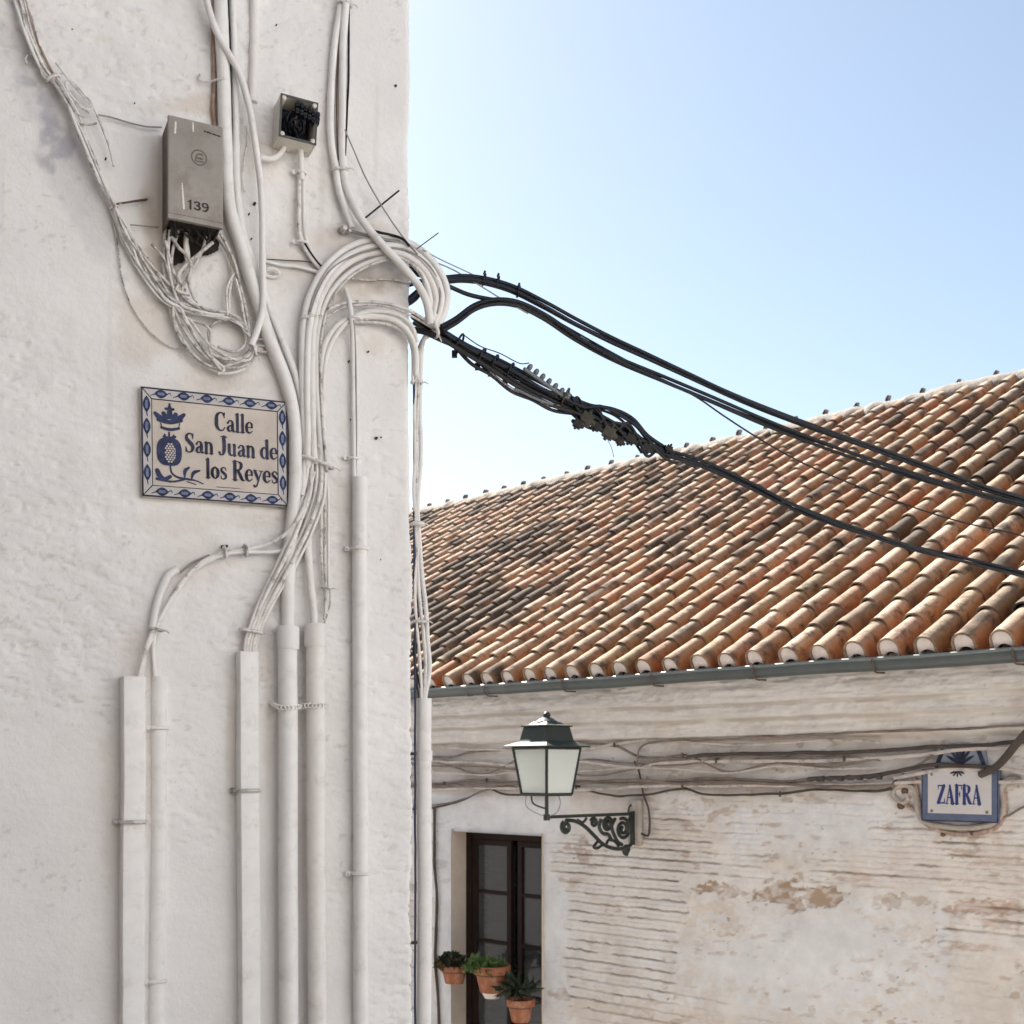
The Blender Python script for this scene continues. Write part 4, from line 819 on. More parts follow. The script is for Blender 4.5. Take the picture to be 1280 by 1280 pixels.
def side_walls():
    depth = RLEN*CT*2-.5; zr = ZE+RLEN*ST; b = MB(); cc = np.array((.6, .56, .52))
    for tt in (T0, T1):
        p = [ftz(tt, -2.3), ftz(tt, -2.3, -depth), ftz(tt, ZE, -depth), ftz(tt, zr-.1, -depth/2), ftz(tt, ZE)]; b.add(p, [[0, 1, 2, 3, 4]], cc)
    b.add([ftz(T0, -2.3, -depth), ftz(T1, -2.3, -depth), ftz(T1, ZE, -depth), ftz(T0, ZE, -depth)], [[0, 1, 2, 3]], cc)
    b.build('gable_wall', 'oldwall', thouse)
side_walls()

# ---------------------------------------------------------------- roof
UP = -NU*CT+Zv*ST                                   # up the slope
RN = NU*ST+Zv*CT                                    # roof normal
def rp(t, r, h=0.0): return U*t+NU*(-P_EAVE)+Zv*ZE+UP*r+RN*h
def tile_col(t, r, k):
    v = random.random(); u_ = vnoise(t*.45, r*.5, 3)
    dk = sstep(-8.0, -12.5, t); pt = sstep(.52, .74, vnoise(t*.55+9, r*.42, 8))
    pal = [((.54, .39, .28), 3.4), ((.52, .385, .26), 3), ((.60, .46, .345), 2.6), ((.49, .28, .175), 1.0+.5*(t > -9)), ((.45, .22, .125), .3), ((.56, .37, .28), 1.8), ((.36, .275, .20), 1.2+1.7*pt), ((.17, .14, .115), .2+2.6*dk*u_+1.9*pt), ((.46, .38, .25), .6), ((.37, .315, .265), .5+1.6*dk)]
    tot = sum(p[1] for p in pal); x = random.random()*tot
    for c, w_ in pal:
        x -= w_
        if x <= 0: break
    return np.array(c)*random.uniform(.70, .94)
def roof():
    b = MB(); nrow = int(round(RLEN/ROW)); ends = MB(); K = 11
    ncol = int((T1-T0)/PITCH)
    th = np.linspace(math.pi, 0, K)
    for ci in range(ncol+1):
        tc = T0+ci*PITCH
        wob = random.uniform(-.012, .012)
        for ri in range(nrow):
            r0 = ri*ROW+(random.uniform(-.022, .022) if ri else random.uniform(-.036, -.024)); L = ROW+.085
            if ri == nrow-1: L = ROW+.03
            w0 = .0755*random.uniform(.95, 1.06); w1 = .067*random.uniform(.95, 1.05); dt0 = wob+random.uniform(-.011, .011); dt1 = wob+random.uniform(-.011, .011); lift = random.uniform(0, .008); roll = random.uniform(-.05, .05)
            c = tile_col(tc, r0, 0); V = []; C = []
            ns = 6
            for j in range(ns+1):
                f = j/ns; w_ = w0*(1-f)+w1*f; hh = .072*(1-f)+.060*f; base = .062+.010*(1-f)+lift*(1-f)-.003*f
                jit = (fbm(th*3+ci*5.1, th*0+ri*7.3+j*1.3, 2, 4)-.5)*.008
                xx = np.cos(th+roll)*(w_+jit); yy = base+np.sin(th+roll)*(hh+jit)
                xx = np.r_[xx[0]*1.04, xx, xx[-1]*1.04]; yy = np.r_[-.005, yy, -.005]
                t_ = tc+dt0*(1-f)+dt1*f
                V.append(U*0+np.array([rp(t_+a, r0+L*f, h) for a, h in zip(xx, yy)]))
            m = K+2
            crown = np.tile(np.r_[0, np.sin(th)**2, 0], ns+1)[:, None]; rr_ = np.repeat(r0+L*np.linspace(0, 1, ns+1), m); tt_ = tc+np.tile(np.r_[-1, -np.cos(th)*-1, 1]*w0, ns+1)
            cv = np.array(c)[None]*(1-crown)*np.array((.76, .54, .38))+crown*(np.array(c)[None]*.6+np.array((.58, .48, .38))*.4*(np.mean(c)/.38))  # crowns weathered cream; flanks darkened to paint shadow lines between columns
            fld = np.exp(-((tc+10.2)/2.0)**2)*.55+sstep(-12, -16, tc)*.4+.45*sstep(.5, .7, vnoise(tc*.6, r0*.5, 12))+.16
            lk = sstep(.70-.36*fld, .82-.30*fld, fbm(tt_*5.5, rr_*4.5, 4, 44))*.88
            cv = cv*(1-lk[:, None])+np.array((.075, .06, .048))*lk[:, None]
            b.add(np.concatenate(V), grid_faces(ns+1, m), cv)
            # rim (tile thickness) at the lower end
            o_ = V[0]; xx = np.cos(th+roll)*(w0-.014); yy = .062+.010+lift+np.sin(th+roll)*(.072-.013)
            xx = np.r_[xx[0], xx, xx[-1]]; yy = np.r_[-.005, yy, -.005]
            i_ = np.array([rp(tc+dt0+a, r0, h) for a, h in zip(xx, yy)]); i2 = np.array([rp(tc+dt0+a, r0+.10, h-.004) for a, h in zip(xx, yy)])
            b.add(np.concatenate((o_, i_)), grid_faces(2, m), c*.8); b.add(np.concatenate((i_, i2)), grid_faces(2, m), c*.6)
            if ri == 0:        # plastered end, scalloped at the foot
                tt = np.linspace(0, math.pi, 9); nx_ = np.cos(tt)*.058; nh = np.sin(tt)*.056-.006
                top = [rp(tc+dt0+a, r0+.012, h) for a, h in zip(xx*1.02, yy*1.0)]
                poly = top+[rp(tc+dt0+a, r0+.012, h) for a, h in zip(nx_, nh)]
                poly2 = [q+UP*.08 for q in poly]; n = len(poly)
                ends.add(poly+poly2, [list(range(n))]+[[i, (i+1) % n, (i+1) % n+n, i+n] for i in range(n)])
        tm = tc+PITCH/2                                  # channel tiles between the covers
        ph = np.linspace(math.pi, 2*math.pi, 7)
        for ri in range(nrow):
            r0 = ri*ROW*1.0+.03+random.uniform(-.02, .02); c = tile_col(tm, r0, 1)*np.array((.56, .34, .21)); V = []  # channel colour darkened for gathered dirt and painted shade between covers
            for f in (0, 1):
                w_ = .105; h0 = .028*(1-f)+.006*f
                V.append(np.array([rp(tm+math.cos(a)*w_, r0+(ROW+.05)*f, h0+.03+math.sin(a)*.065) for a in ph]))
            b.add(np.concatenate(V), grid_faces(2, 7), c)
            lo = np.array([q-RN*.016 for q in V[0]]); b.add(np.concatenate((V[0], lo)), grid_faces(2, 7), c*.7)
    # deck under the tiles and the back slope
    dk = np.array((.2, .14, .1)); e0 = .08
    b.add([rp(T0-.1, e0, -.045), rp(T1+.1, e0, -.045), rp(T1+.1, RLEN, -.045), rp(T0-.1, RLEN, -.045)], [[0, 1, 2, 3]], dk)
    top0, top1 = rp(T0-.1, RLEN, -.045), rp(T1+.1, RLEN, -.045); back = -NU*CT*RLEN-Zv*ST*RLEN
    b.add([top0, top1, top1+back, top0+back], [[0, 1, 2, 3]], np.array((.45, .3, .2)))
    r_ = b.build('roof', 'tile', thouse, True)
    ends.build('plastered_tile_ends', 'tileend', r_)
    # ridge: mortar bedding with ridge tiles whose raised lips stick up
    rdg = MB(); lips = []; n = int((T1-T0)/.04)
    tv = np.linspace(T0-.1, T1+.1, n); aa = np.linspace(math.radians(-30), math.radians(210), 17); V = []
    c0 = rp(0, RLEN, 0.0)
    for t_ in tv:
        rr = .135+.03*(vnoise(t_*7, 3.3, 1)-.5)+.02*(vnoise(t_*1.3, 8, 2)-.5)
        V.append([c0+U*t_+(-NU)*(math.cos(a)*rr*1.8)+Zv*(math.sin(a)*rr*1.25-.05+.006*(vnoise(t_*11, a*3, 5)-.5)) for a in aa])
    rdg.add(np.concatenate([np.array(q) for q in V]), grid_faces(n, len(aa)))
    k = T0
    while k < T1:
        w2 = random.uniform(11, 18); m2 = 100+random.uniform(-6, 10); a2 = np.linspace(math.radians(m2-w2), math.radians(m2+w2), 8); R0 = .142+random.uniform(-.008, .012); lean = random.uniform(.03, .06); Va = []
        for dr, du, dz in ((-.02, .0, -.02), (.0, .012, .012), (.010, .035, .036), (-.004, .048, .037), (-.024, .03, .0)):
            Va.append([c0+U*(k+du*1.1)+(-NU)*math.cos(a)*(R0+dr)+Zv*(math.sin(a)*((R0+dr)*.80+dz)+.02) for a in a2])
        b2 = MB(); b2.add(np.concatenate([np.array(q) for q in Va]), grid_faces(5, 8)); lips.append(b2); k += .42+random.uniform(-.03, .03)
    rg_ = rdg.build('ridge', 'ridgemortar', thouse, True); [q.build('ridge_tile_lip', 'ridgetile', rg_, True) for q in lips]
roof()

# ---------------------------------------------------------------- gutter with brackets
def gutter():
    b = MB(); pc = P_EAVE-.004; zc = ZE-.008; R = .057
    a_ = np.linspace(math.radians(-8), math.radians(188), 15); prof = [(R*math.cos(a), -R*1.45*math.sin(a) if a > 0 else 0) for a in a_]
    out = [(R*math.cos(a), -R*1.26*math.sin(a)) for a in a_]; inn = [((R-.004)*math.cos(a), -(R*1.26-.004)*math.sin(a)) for a in a_[::-1]]
    prof = out+inn; t = np.linspace(T0, T1, 60); V = []
    for t_ in t:
        sag = .003*math.sin(t_*2.1)+.002*math.sin(t_*5)
        V.append([U*t_+NU*(-pc+x_)+Zv*(zc+y_+sag) for x_, y_ in prof])
    m = len(prof); f = [[i*m+j, i*m+(j+1) % m, (i+1)*m+(j+1) % m, (i+1)*m+j] for i in range(len(t)-1) for j in range(m)]
    b.add(np.concatenate([np.array(q) for q in V]), f); g_ = b.build('gutter', 'zinc', thouse, True)
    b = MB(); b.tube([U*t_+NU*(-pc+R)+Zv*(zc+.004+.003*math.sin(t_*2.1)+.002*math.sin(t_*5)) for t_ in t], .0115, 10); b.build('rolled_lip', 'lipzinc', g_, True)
    k = T0+.35
    while k < T1:
        b = MB(); q = lambda x_, y_: U*k+NU*(-pc+x_)+Zv*(zc+y_)
        b.tube(spline([q(R+.012, .004), q(R+.008, -.045), q(.03, -.079), q(-.03, -.081), q(-.10, -.08), q(-.16, -.08)], .01), .006, 6)
        b.build('bracket', 'rust', g_, True); k += .92
    for k in (-5.35, -8.3):
        b = MB(); b.add(np.concatenate([np.array([U*(k+d)+NU*(-pc+x_*1.03)+Zv*(zc+y_*1.03) for x_, y_ in out]) for d in (0, .03)]), grid_faces(2, 15)); b.build('joint_band', 'zinc', g_, True)
gutter()

# ---------------------------------------------------------------- window
def window():
    e = empty('window', (*ftz((wt0+wt1)/2, 0, -REC)[:2], WBOT), None, None); e.parent = thouse; e.location = Vector(e.location)-Vector(thouse.location)
    b = MB(); t0, t1 = wt0, wt1; cc = np.array((.58, .50, .43))
    def quad(p): b.add(p, [[0, 1, 2, 3]], cc)
    n = 20; zz = np.linspace(WBOT, WTOP+.03, n); V = []
    for k, d in enumerate(np.linspace(.03, -REC-.1, 6)): V.append([ftz(t0-.012+.010*(vnoise(z_*9, k*.7, 3)-.5)*(k/5), z_, d) for z_ in zz])
    b.add(np.concatenate([np.array(q) for q in V]), grid_faces(6, n), cc)
    quad([ftz(t1+.012, WBOT, .02), ftz(t1+.012, WBOT, -REC-.1), ftz(t1+.012, WTOP+.03, -REC-.1), ftz(t1+.012, WTOP+.03, .02)])
    quad([ftz(t0-.02, WTOP+.006, .02), ftz(t0-.02, WTOP+.006, -REC-.1), ftz(t1+.02, WTOP+.006, -REC-.1), ftz(t1+.02, WTOP+.006, .02)])
    b.build('reveal', 'oldwall', e, True)
    # joinery
    g0 = far_tz(584, 1100, -REC)[0]-.02; g1 = t1+.02; d = -REC; W = g1-g0
    def bar(b, ta, tb, za, zb_, d0, d1): b.box(ftz(ta, za, d0), U*(tb-ta), Zv*(zb_-za), NU*(d1-d0))
    fr = MB(); fw = .075
    bar(fr, g0, g0+fw, WBOT, WTOP+.01, d-.06, d+.0); bar(fr, g1-fw*.5, g1, WBOT, WTOP+.01, d-.06, d); bar(fr, g0+fw, g1-fw*.5, WTOP-.06, WTOP+.01, d-.06, d-.002)
    fr.build('frame', 'wood', e, bevel=.004)
    X = lambda x, y: far_tz(x, y, d-.01)[0]
    Zy = lambda x, y: far_tz(x, y, d-.01)[1]
    tm0, tm1 = X(636, 1100), X(650, 1100); zt = WTOP-.06
    cols = ((g0+fw+.004, tm0+.03), (tm1-.03, g1-fw*.5-.004))
    zb1 = Zy(620, 1116); zb2 = Zy(620, 1178); zb3 = Zy(620, 1240)
    for (ta, tb) in cols:
        s_ = MB(); st = .055
        bar(s_, ta, ta+st, WBOT+.1, zt-.003, d-.045, d-.008); bar(s_, tb-st, tb, WBOT+.1, zt-.003, d-.045, d-.008); bar(s_, ta+st, tb-st, zt-.055, zt-.003, d-.044, d-.009)
        for zz_ in (zb1, zb2, zb3): bar(s_, ta+st, tb-st, zz_-.016, zz_+.016, d-.043, d-.010)
        sash = s_.build('sash', 'wood', e, bevel=.004)
        gb = MB(); bar(gb, ta+st-.005, tb-st+.005, WBOT+.1, zt-.05, d-.034, d-.028); gb.build('pane', 'glass', sash)
        sl_ = MB()
        for q in range(30):
            z0 = zt-.09-q*.055
            if z0 < WBOT+.1: break
            o = ftz(ta+st-.01, z0, d-.12); sl_.box(o, U*(tb-ta-2*st+.02), Zv*.046+NU*.012, NU*.004)
        sl_.build('blind', 'blind', sash)
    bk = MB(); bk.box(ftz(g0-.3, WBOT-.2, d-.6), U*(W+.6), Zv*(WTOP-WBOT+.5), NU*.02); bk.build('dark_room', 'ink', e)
window()

# ---------------------------------------------------------------- cables on the tiled house
def fcable(label, pts, r, m='wirewall', off=.02, name='house_cable', cat='cable', group=None):
    P = spline([far(p[0], p[1], p[2] if len(p) > 2 else off) for p in pts], .03); n = len(P); k = np.arange(n)*.03; sd = random.random()*50
    P = P+Zv*((fbm(k*4, k*0+sd, 3)-.5)*.022)[:, None]
    b = MB(); b.tube(P, 1.4*r*(1+.3*(fbm(k*8, k*0+sd, 2)-.5)), 7); return rig(name, b, m, P[0], label, cat, group, True)
fcable('topmost dark cable behind the lantern head, dipping past the bracket wire', [(300, 950), (480, 950), (540, 947), (560, 947), (596, 939), (638, 937), (680, 934), (723, 931), (773, 933, .03), (796, 945), (821, 947), (858, 947)], .008, 'wirewall', .03)
fcable('black cable along the cornice foot toward the blue crest', [(858, 946), (920, 943), (980, 942), (1041, 941), (1090, 939), (1150, 935), (1220, 931), (1300, 926)], .010, 'wiredark', .03)
fcable('pale painted cable under the topmost, running to the blue crest', [(300, 952), (480, 952), (560, 952), (607, 954), (647, 956), (728, 952), (760, 957), (793, 960), (821, 955), (858, 952), (900, 952), (980, 952), (1060, 948), (1140, 944), (1172, 941), (1230, 936), (1330, 933)], .010, 'wirepale', .03)
fcable('upper of the paired brown cables behind the lantern', [(300, 984), (480, 984), (540, 980), (562, 978), (613, 976), (650, 978), (723, 976), (773, 979), (850, 976), (900, 974), (980, 977), (1020, 974)], .0085, 'wirewall', .03)
fcable('lower of the paired brown cables behind the lantern', [(300, 982), (480, 982), (540, 983), (562, 982), (613, 981), (650, 979), (723, 979), (773, 975), (850, 979), (900, 978), (980, 980), (1060, 984), (1118, 981)], .0085, 'wirewall', .045)
fcable('wavy lowest cable swagging under the lantern over the window', [(300, 1014), (480, 1014), (540, 1009), (577, 1000), (610, 986), (630, 992), (655, 994), (690, 992), (725, 986), (754, 992), (779, 995), (810, 993), (858, 986), (877, 992), (900, 994), (940, 994), (980, 991), (1020, 987), (1070, 988), (1100, 988), (1114, 985)], .0065, 'wiredark', .03)
fcable('second swag doubling the lowest cable over the window', [(300, 1010), (480, 1010), (540, 1007), (580, 999), (606, 988), (622, 984), (660, 985)], .005, 'wirewall', .04)
fcable('cable following the cornice edge with a small loop above the bracket', [(797, 958), (797, 944), (801, 934), (812, 928), (840, 926), (900, 924), (980, 920), (1060, 916), (1160, 912), (1300, 906)], .006, 'wirewall', .06)
fcable('thin drop wire feeding the lantern bracket', [(793, 952), (798, 962), (801, 975), (805, 995), (810, 1008), (812, 1030), (810, 1045), (802, 1042)], .006, 'wiredark', .03)
fcable('dark cable hanging down the wall beside the hung pipe', [(543, 1010), (543, 1050), (543, 1080), (546, 1120), (545, 1165), (544, 1200), (547, 1240), (549, 1300), (549, 1400)], .010, 'wiredark', .02)
fcable('slack cable hopping over the splice near the blue sign', [(1100, 968), (1128, 962), (1150, 955), (1166, 945)], .0055, 'wirewall', .05)
fcable('dark cable climbing from the splice to the top of the blue sign', [(1010, 975, .05), (1040, 972), (1080, 971), (1110, 967), (1140, 961), (1165, 957), (1200, 958), (1240, 960)], .010, 'wiredark', .05)
fcable('pale cable sagging over the top edge of the blue sign', [(1118, 972), (1150, 966), (1180, 962), (1215, 962), (1250, 960), (1300, 972)], .010, 'wirepale', .045)
fcable('short cable end looped beside the left scroll of blue sign', [(1112, 986), (1117, 979), (1124, 972), (1130, 968)], .006, 'wiredark', .04)
fcable('wire curling from the wall to the lower right of blue sign', [(1250, 1022), (1262, 1018), (1275, 1010), (1300, 1002)], .005, 'wirewall', .02)
for lb, y0, am, m_, r_ in (('faded thin wire just above the paired brown cables', 968, 5, 'wirepale', .006), ('thin grey wire weaving below the topmost cable near the lantern', 958, 7, 'wirewall', .005), ('pale wire looping between the cornice edge and the topmost cable', 935, 6, 'wirepale', .007), ('whitewashed cable hugging the underside of the paired brown cables', 987, 3, 'wirepale', .009), ('slack brown wire wandering across all the wall cables', 962, 16, 'wirewall', .0055)):
    fcable(lb, [(300, y0)]+[(x, y0+random.uniform(-am, am)-(x-480)*.012) for x in range(480, 1120 if am > 4 else 1330, 62)], r_, m_, .035)
sp = MB()
for i in range(8):
    x = 1014+i*12; q = far(x, 974-i*.5, .05); d_ = U*.05+Zv*random.uniform(-.01, .02)
    sp.tube([q-d_*.6, q, q+d_*.6], np.array((.6, 1, .6))*random.uniform(.012, .022), 7)
    if i % 2: sp.box(q-Zv*.02, U*.03, Zv*.03, NU*.03)
rig('cable_splice', sp, 'wiredark', far(1060, 972, .03), 'lumpy dark taped splice on the wall cables left of the blue sign', 'splice', smooth=True)
br = MB(); br.tube(spline([far(1226, 968, .06), far(1246, 958, .12), (far(1285, 914, .22)), far(1340, 870, .3)], .05), .024, 8)
rig('support_bar', br, 'wiredark', far(1240, 962, .05), 'thick black bar slanting up right of the blue sign', 'bar', smooth=True)
for x, y in ((560, 979), (613, 975), (725, 983), (773, 931), (858, 944), (858, 984), (980, 992), (1060, 948), (900, 950)):
    b = MB(); q = far(x, y, .0); b.tube([q, q+NU*.05], .009, 6); b.tube([q+NU*.045-Zv*.02, q+NU*.052, q+NU*.045+Zv*.016], .008, 6)
    rig('cable_clip', b, 'wiredark', q, 'small dark clip holding cables on the old wall', 'clip', 'clips holding the wall cables', smooth=True)

# ---------------------------------------------------------------- ZAFRA sign
def zafra():
    off = .05; t0, z1 = far_tz(1152, 963, off); t1, z0 = far_tz(1248, 1028, off); z1b = far_tz(1248, 961, off)[1]; zt = (z1+z1b)/2; z0 = (z0+far_tz(1152, 1027, off)[1])/2
    e = empty('zafra_sign', ftz((t0+t1)/2, z0, off), 'small blue bordered tile street sign reading ZAFRA under cables', 'street sign')
    W, H = (t1-t0)*1000, (zt-z0)*1000; org = ftz(t0, zt, off); cell = 1.6
    b = MB(); b.box(ftz(t0, z0, .0), U*(t1-t0), Zv*(zt-z0), NU*off); b.build('border', 'zblue', e, bevel=.008)
    mx = .085*W; b = MB(); b.box(ftz(t0+mx*.001, z0+.155*H*.001, off-.01), U*(W-2*mx)*.001, Zv*(H*.81)*.001, NU*.0125); b.build('panel', 'zpanel', e, bevel=.003)
    ln = [[(3, 3, 7), (W-3, 3, 7)], [(W-3, 3, 8), (W-3, H-3, 10)], [(W-3, H-4, 10), (3, H-4, 10)], [(3, H-3, 7), (3, 3, 7)]]
    b = MB(); mask_mesh(b, stroke_mask(W, H, cell, ln), cell, org, U, Zv, NU*.0008); b.build('border_line', 'cobaltdark', e)
    tx = text_strokes('ZAFRA', .215*W, .79*W, .655*H, .36*H, 1.2)
    b = MB(); mask_mesh(b, stroke_mask(W, H, cell, tx), cell, org, U, Zv, NU*.0035); b.build('lettering', 'zink', e)
    for u, v in ((.14, .09), (.86, .09), (.14, .80), (.86, .80)):
        b = MB(); q = org+U*u*W*.001-Zv*v*H*.001; b.tube([q, q+NU*.006], .010, 9); b.build('rivet', 'ridgetile', e, True)
    # crest fragment above, and scrolled plaster surround
    b = MB(); w_ = .30; c0 = ftz((t0+t1)/2+.0, zt+.012, 0); tt = np.linspace(0, math.pi, 15)
    prof = [(-.17, 0)]+[(-.155*math.cos(a) if True else 0, .11+.05*math.sin(a)) for a in tt]+[(.17, 0)]
    b.prism(prof, U, Zv, c0, NU*.035); b.build('crest', 'crestgrey', e)
    cm = []
    for k in range(-3, 4):
        a = k*.36; cm.append([(170, 150, 10), (170+70*math.sin(a), 150-95*math.cos(a), 20), (170+105*math.sin(a), 150-125*math.cos(a), 6)])
    cm.append([(10, 160, 26), (50, 60, 30)]); cm.append([(330, 160, 26), (290, 60, 30)])
    b = MB(); mask_mesh(b, stroke_mask(340, 165, 2, cm), 2, c0-U*.17+Zv*.165, U, Zv, NU*.0362); b.build('crest_palm', 'cobaltdark', e)
    fl = []
    for k in range(-2, 3): a = k*.55; fl.append([(60, 5, 9), (60+42*math.sin(a), 5+30*math.cos(a), 11), (60+55*math.sin(a), 5+40*math.cos(a), 3)])
    b = MB(); mask_mesh(b, stroke_mask(120, 60, 1.6, fl), 1.6, ftz((t0+t1)/2-.07, zt-.002, off), U, Zv, NU*.0035); b.build('palm_tip', 'cobaltdark', e)
    def sc(pts, r, m, nm='plaster_scroll'):
        b = MB(); P = spline([far(x, y, .012) for x, y in pts], .015); k = np.arange(len(P)); b.tube(P, r*(1+.4*(fbm(k*.3, k*0+pts[0][0], 2)-.5)), 8); b.build(nm, m, e, True)
    sc([(1120, 984), (1132, 981), (1141, 985), (1145, 995), (1147, 1010), (1152, 1024), (1166, 1031), (1180, 1033), (1200, 1035), (1222, 1034), (1240, 1030), (1252, 1020), (1255, 1004), (1252, 985), (1262, 974), (1275, 975)], .021, 'mortar')
    sc([(1143, 970), (1147, 990), (1150, 1012), (1153, 1025), (1160, 1032), (1178, 1039), (1200, 1043), (1226, 1041), (1246, 1034), (1256, 1018), (1256, 990)], .014, 'brownpipe')
    sc([(1120, 984), (1116, 992), (1121, 1000), (1129, 1004), (1135, 999), (1131, 992)], .016, 'mortar'); sc([(1128, 1003), (1140, 1011), (1148, 1016)], .012, 'brownpipe')
    for x, y, r in ((1132, 989, .024), (1127, 1007, .026), (1180, 1043, .016), (1217, 1042, .016)):
        b = MB(); q = far(x, y, .0); b.tube([q, q+NU*.02, q+NU*.03], (r, r*.9, r*.4), 9); b.build('scroll_boss', 'rust', e, True)
zafra()

# ---------------------------------------------------------------- wall lantern
def lantern():
    q0 = far(797, 1017, 0); tw, zw = float(q0 @ U), q0[2]
    e = empty('wall_lantern', q0, 'dark green four sided street lantern on scrolled iron wall bracket', 'street lamp')
    N = NU
    def W(n, z, u=0.0): p = U*(tw+u)+NU*(-P_WALL+n); return np.array((p[0], p[1], zw+z))
    L = 1.0
    b = MB(); b.box(W(.0, -.25, -.065), U*.13, Zv*.36, N*.05); b.build('wall_plate', 'mortar', e, bevel=.02)
    b = MB(); b.box(W(.05, -.24, -.016), U*.032, Zv*.26, N*.02)
    b.box(W(.07, -.012, -.012), U*.024, Zv*.024, N*(L-.07))
    b.tube(spline([W(L, -.01), W(L, .02), W(L, .10), W(L, .2)], .02), .014, 10); b.tube([W(L, -.025), W(L, .02)], .024, 10)
    b.build('arm', 'iron', e, True)
    b = MB(); R_ = .0145
    def spir(cn, cz, r0, r1, a0, turns, sgn=1):
        a = np.linspace(0, turns*2*math.pi, int(26*turns)); rr = np.linspace(r0, r1, len(a)); return [W(cn+r*math.cos(a0+sgn*t), cz+r*math.sin(a0+sgn*t)) for t, r in zip(a, rr)]
    b.tube(spir(.17, -.115, .085, .016, 1.2, 2.0), R_, 7); b.tube(spir(.345, -.075, .055, .012, 2.6, 1.6, -1), R_, 7); b.tube(spir(.50, -.055, .036, .010, .4, 1.5), R_*.9, 7)
    b.tube(spir(.80, -.08, .05, .012, 1.0, 1.5, -1), R_, 7); b.tube(spir(.13, -.275, .035, .012, 4.5, 1.4), .016, 7)
    b.tube(spline([W(.80, -.03), W(.70, -.04), W(.60, -.08), W(.50, -.15), W(.40, -.22), W(.28, -.26), W(.16, -.265), W(.08, -.24)], .02), .015, 7)
    b.tube(spline([W(.46, -.20), W(.50, -.24), W(.46, -.25), W(.40, -.225)], .01), .012, 6); b.tube(spline([W(.37, -.235), W(.33, -.19), W(.26, -.21), W(.22, -.245)], .01), .012, 6)
    b.tube(spline([W(.26, -.03), W(.30, -.09), W(.27, -.16), W(.23, -.21), W(.18, -.235)], .01), R_, 6); b.tube(spline([W(.42, -.03), W(.44, -.09), W(.40, -.14), W(.34, -.15), W(.30, -.20)], .01), R_, 6)
    b.tube(spline([W(.58, -.02), W(.62, -.05), W(.68, -.03)], .01), R_*.8, 6); b.tube(spline([W(.08, -.02), W(.10, -.06), W(.09, -.14)], .01), R_, 6)
    b.tube(spline([W(.11, .0), W(.10, .05), W(.075, .07)], .01), .008, 6)
    b.build('scrollwork', 'iron', e, True)
    # lantern body, square to the wall
    zb, zt_ = .165, .50; hb_, ht_ = .128, .172
    def C(i, j, h, z): return W(L+i*h, z, j*h)
    b = MB()
    for i, j in ((-1, -1), (-1, 1), (1, -1), (1, 1)): b.tube([C(i, j, hb_, zb), C(i, j, ht_, zt_)], .0105, 4)
    for z, h, r in ((zb, hb_, .012), (zt_, ht_, .012)):
        for (i0, j0), (i1, j1) in (((-1, -1), (1, -1)), ((1, -1), (1, 1)), ((1, 1), (-1, 1)), ((-1, 1), (-1, -1))): b.tube([C(i0, j0, h, z), C(i1, j1, h, z)], r, 4)
    b.tube([C(0, 0, 1, zb-.0), C(0, 0, 1, .14)], .014, 8); b.tube([C(-1, 0, hb_, zb), C(1, 0, hb_, zb)], .008, 6); b.tube([C(0, -1, hb_, zb), C(0, 1, hb_, zb)], .008, 6)
    fr = b.build('frame', 'iron', e)
    for ((i0, j0), (i1, j1)) in (((1, -1), (1, 1)), ((1, 1), (-1, 1)), ((-1, 1), (-1, -1)), ((-1, -1), (1, -1))):
        b = MB(); k = .975; b.add([C(i0*k, j0*k, hb_, zb+.008), C(i1*k, j1*k, hb_, zb+.008), C(i1*k, j1*k, ht_, zt_-.008), C(i0*k, j0*k, ht_, zt_-.008)], [[0, 1, 2, 3]])
        p_ = b.build('pane', 'opal', fr); md = p_.modifiers.new('thick', 'SOLIDIFY'); md.thickness = .004
    # roof: eave plate, chimney block, lid, dome, finial
    b = MB()
    def frus(levels):
        V = []; 
        for h, z in levels: V += [C(-1, -1, h, z), C(1, -1, h, z), C(1, 1, h, z), C(-1, 1, h, z)]
        f = [[3, 2, 1, 0], [4*(len(levels)-1)+k for k in range(4)]]
        for l in range(len(levels)-1):
            for k in range(4): f.append([4*l+k, 4*l+(k+1) % 4, 4*l+4+(k+1) % 4, 4*l+4+k])
        b.add(V, f)
    frus([(.165, .505), (.222, .507), (.224, .515), (.150, .545)])
    frus([(.148, .540), (.138, .56), (.118, .655), (.112, .66)])
    frus([(.112, .652), (.132, .654), (.134, .664), (.09, .672), (.07, .69)])
    b.build('roof', 'lampgreen', e)
    b = MB(); a_ = np.linspace(0, 2*math.pi, 17)[:-1]
    for (r0, z0), (r1, z1) in zip(((.092, .668), (.078, .695), (.05, .715), (.03, .722)), ((.078, .695), (.05, .715), (.03, .722), (.0, .724))):
        b.add([C(0, 0, 1, z0)*0+W(L+r0*math.cos(a), z0, r0*math.sin(a)) for a in a_]+[W(L+r1*math.cos(a), z1, r1*math.sin(a)) for a in a_], [[k, (k+1) % 16, (k+1) % 16+16, k+16] for k in range(16)])
    b.build('dome', 'lampgreen', e, True)
    b = MB(); b.tube([W(L, .71), W(L, .735), W(L, .75), W(L, .765)], (.016, .028, .026, .01), 10); b.build('finial', 'iron', e, True)
    b = MB(); b.tube(spline([W(L+.08, .165, -.08), W(L+.07, .10, -.07), W(L+.02, .065, -.01), W(L, .06)], .01), .0065, 6); b.build('hoop', 'iron', e, True)
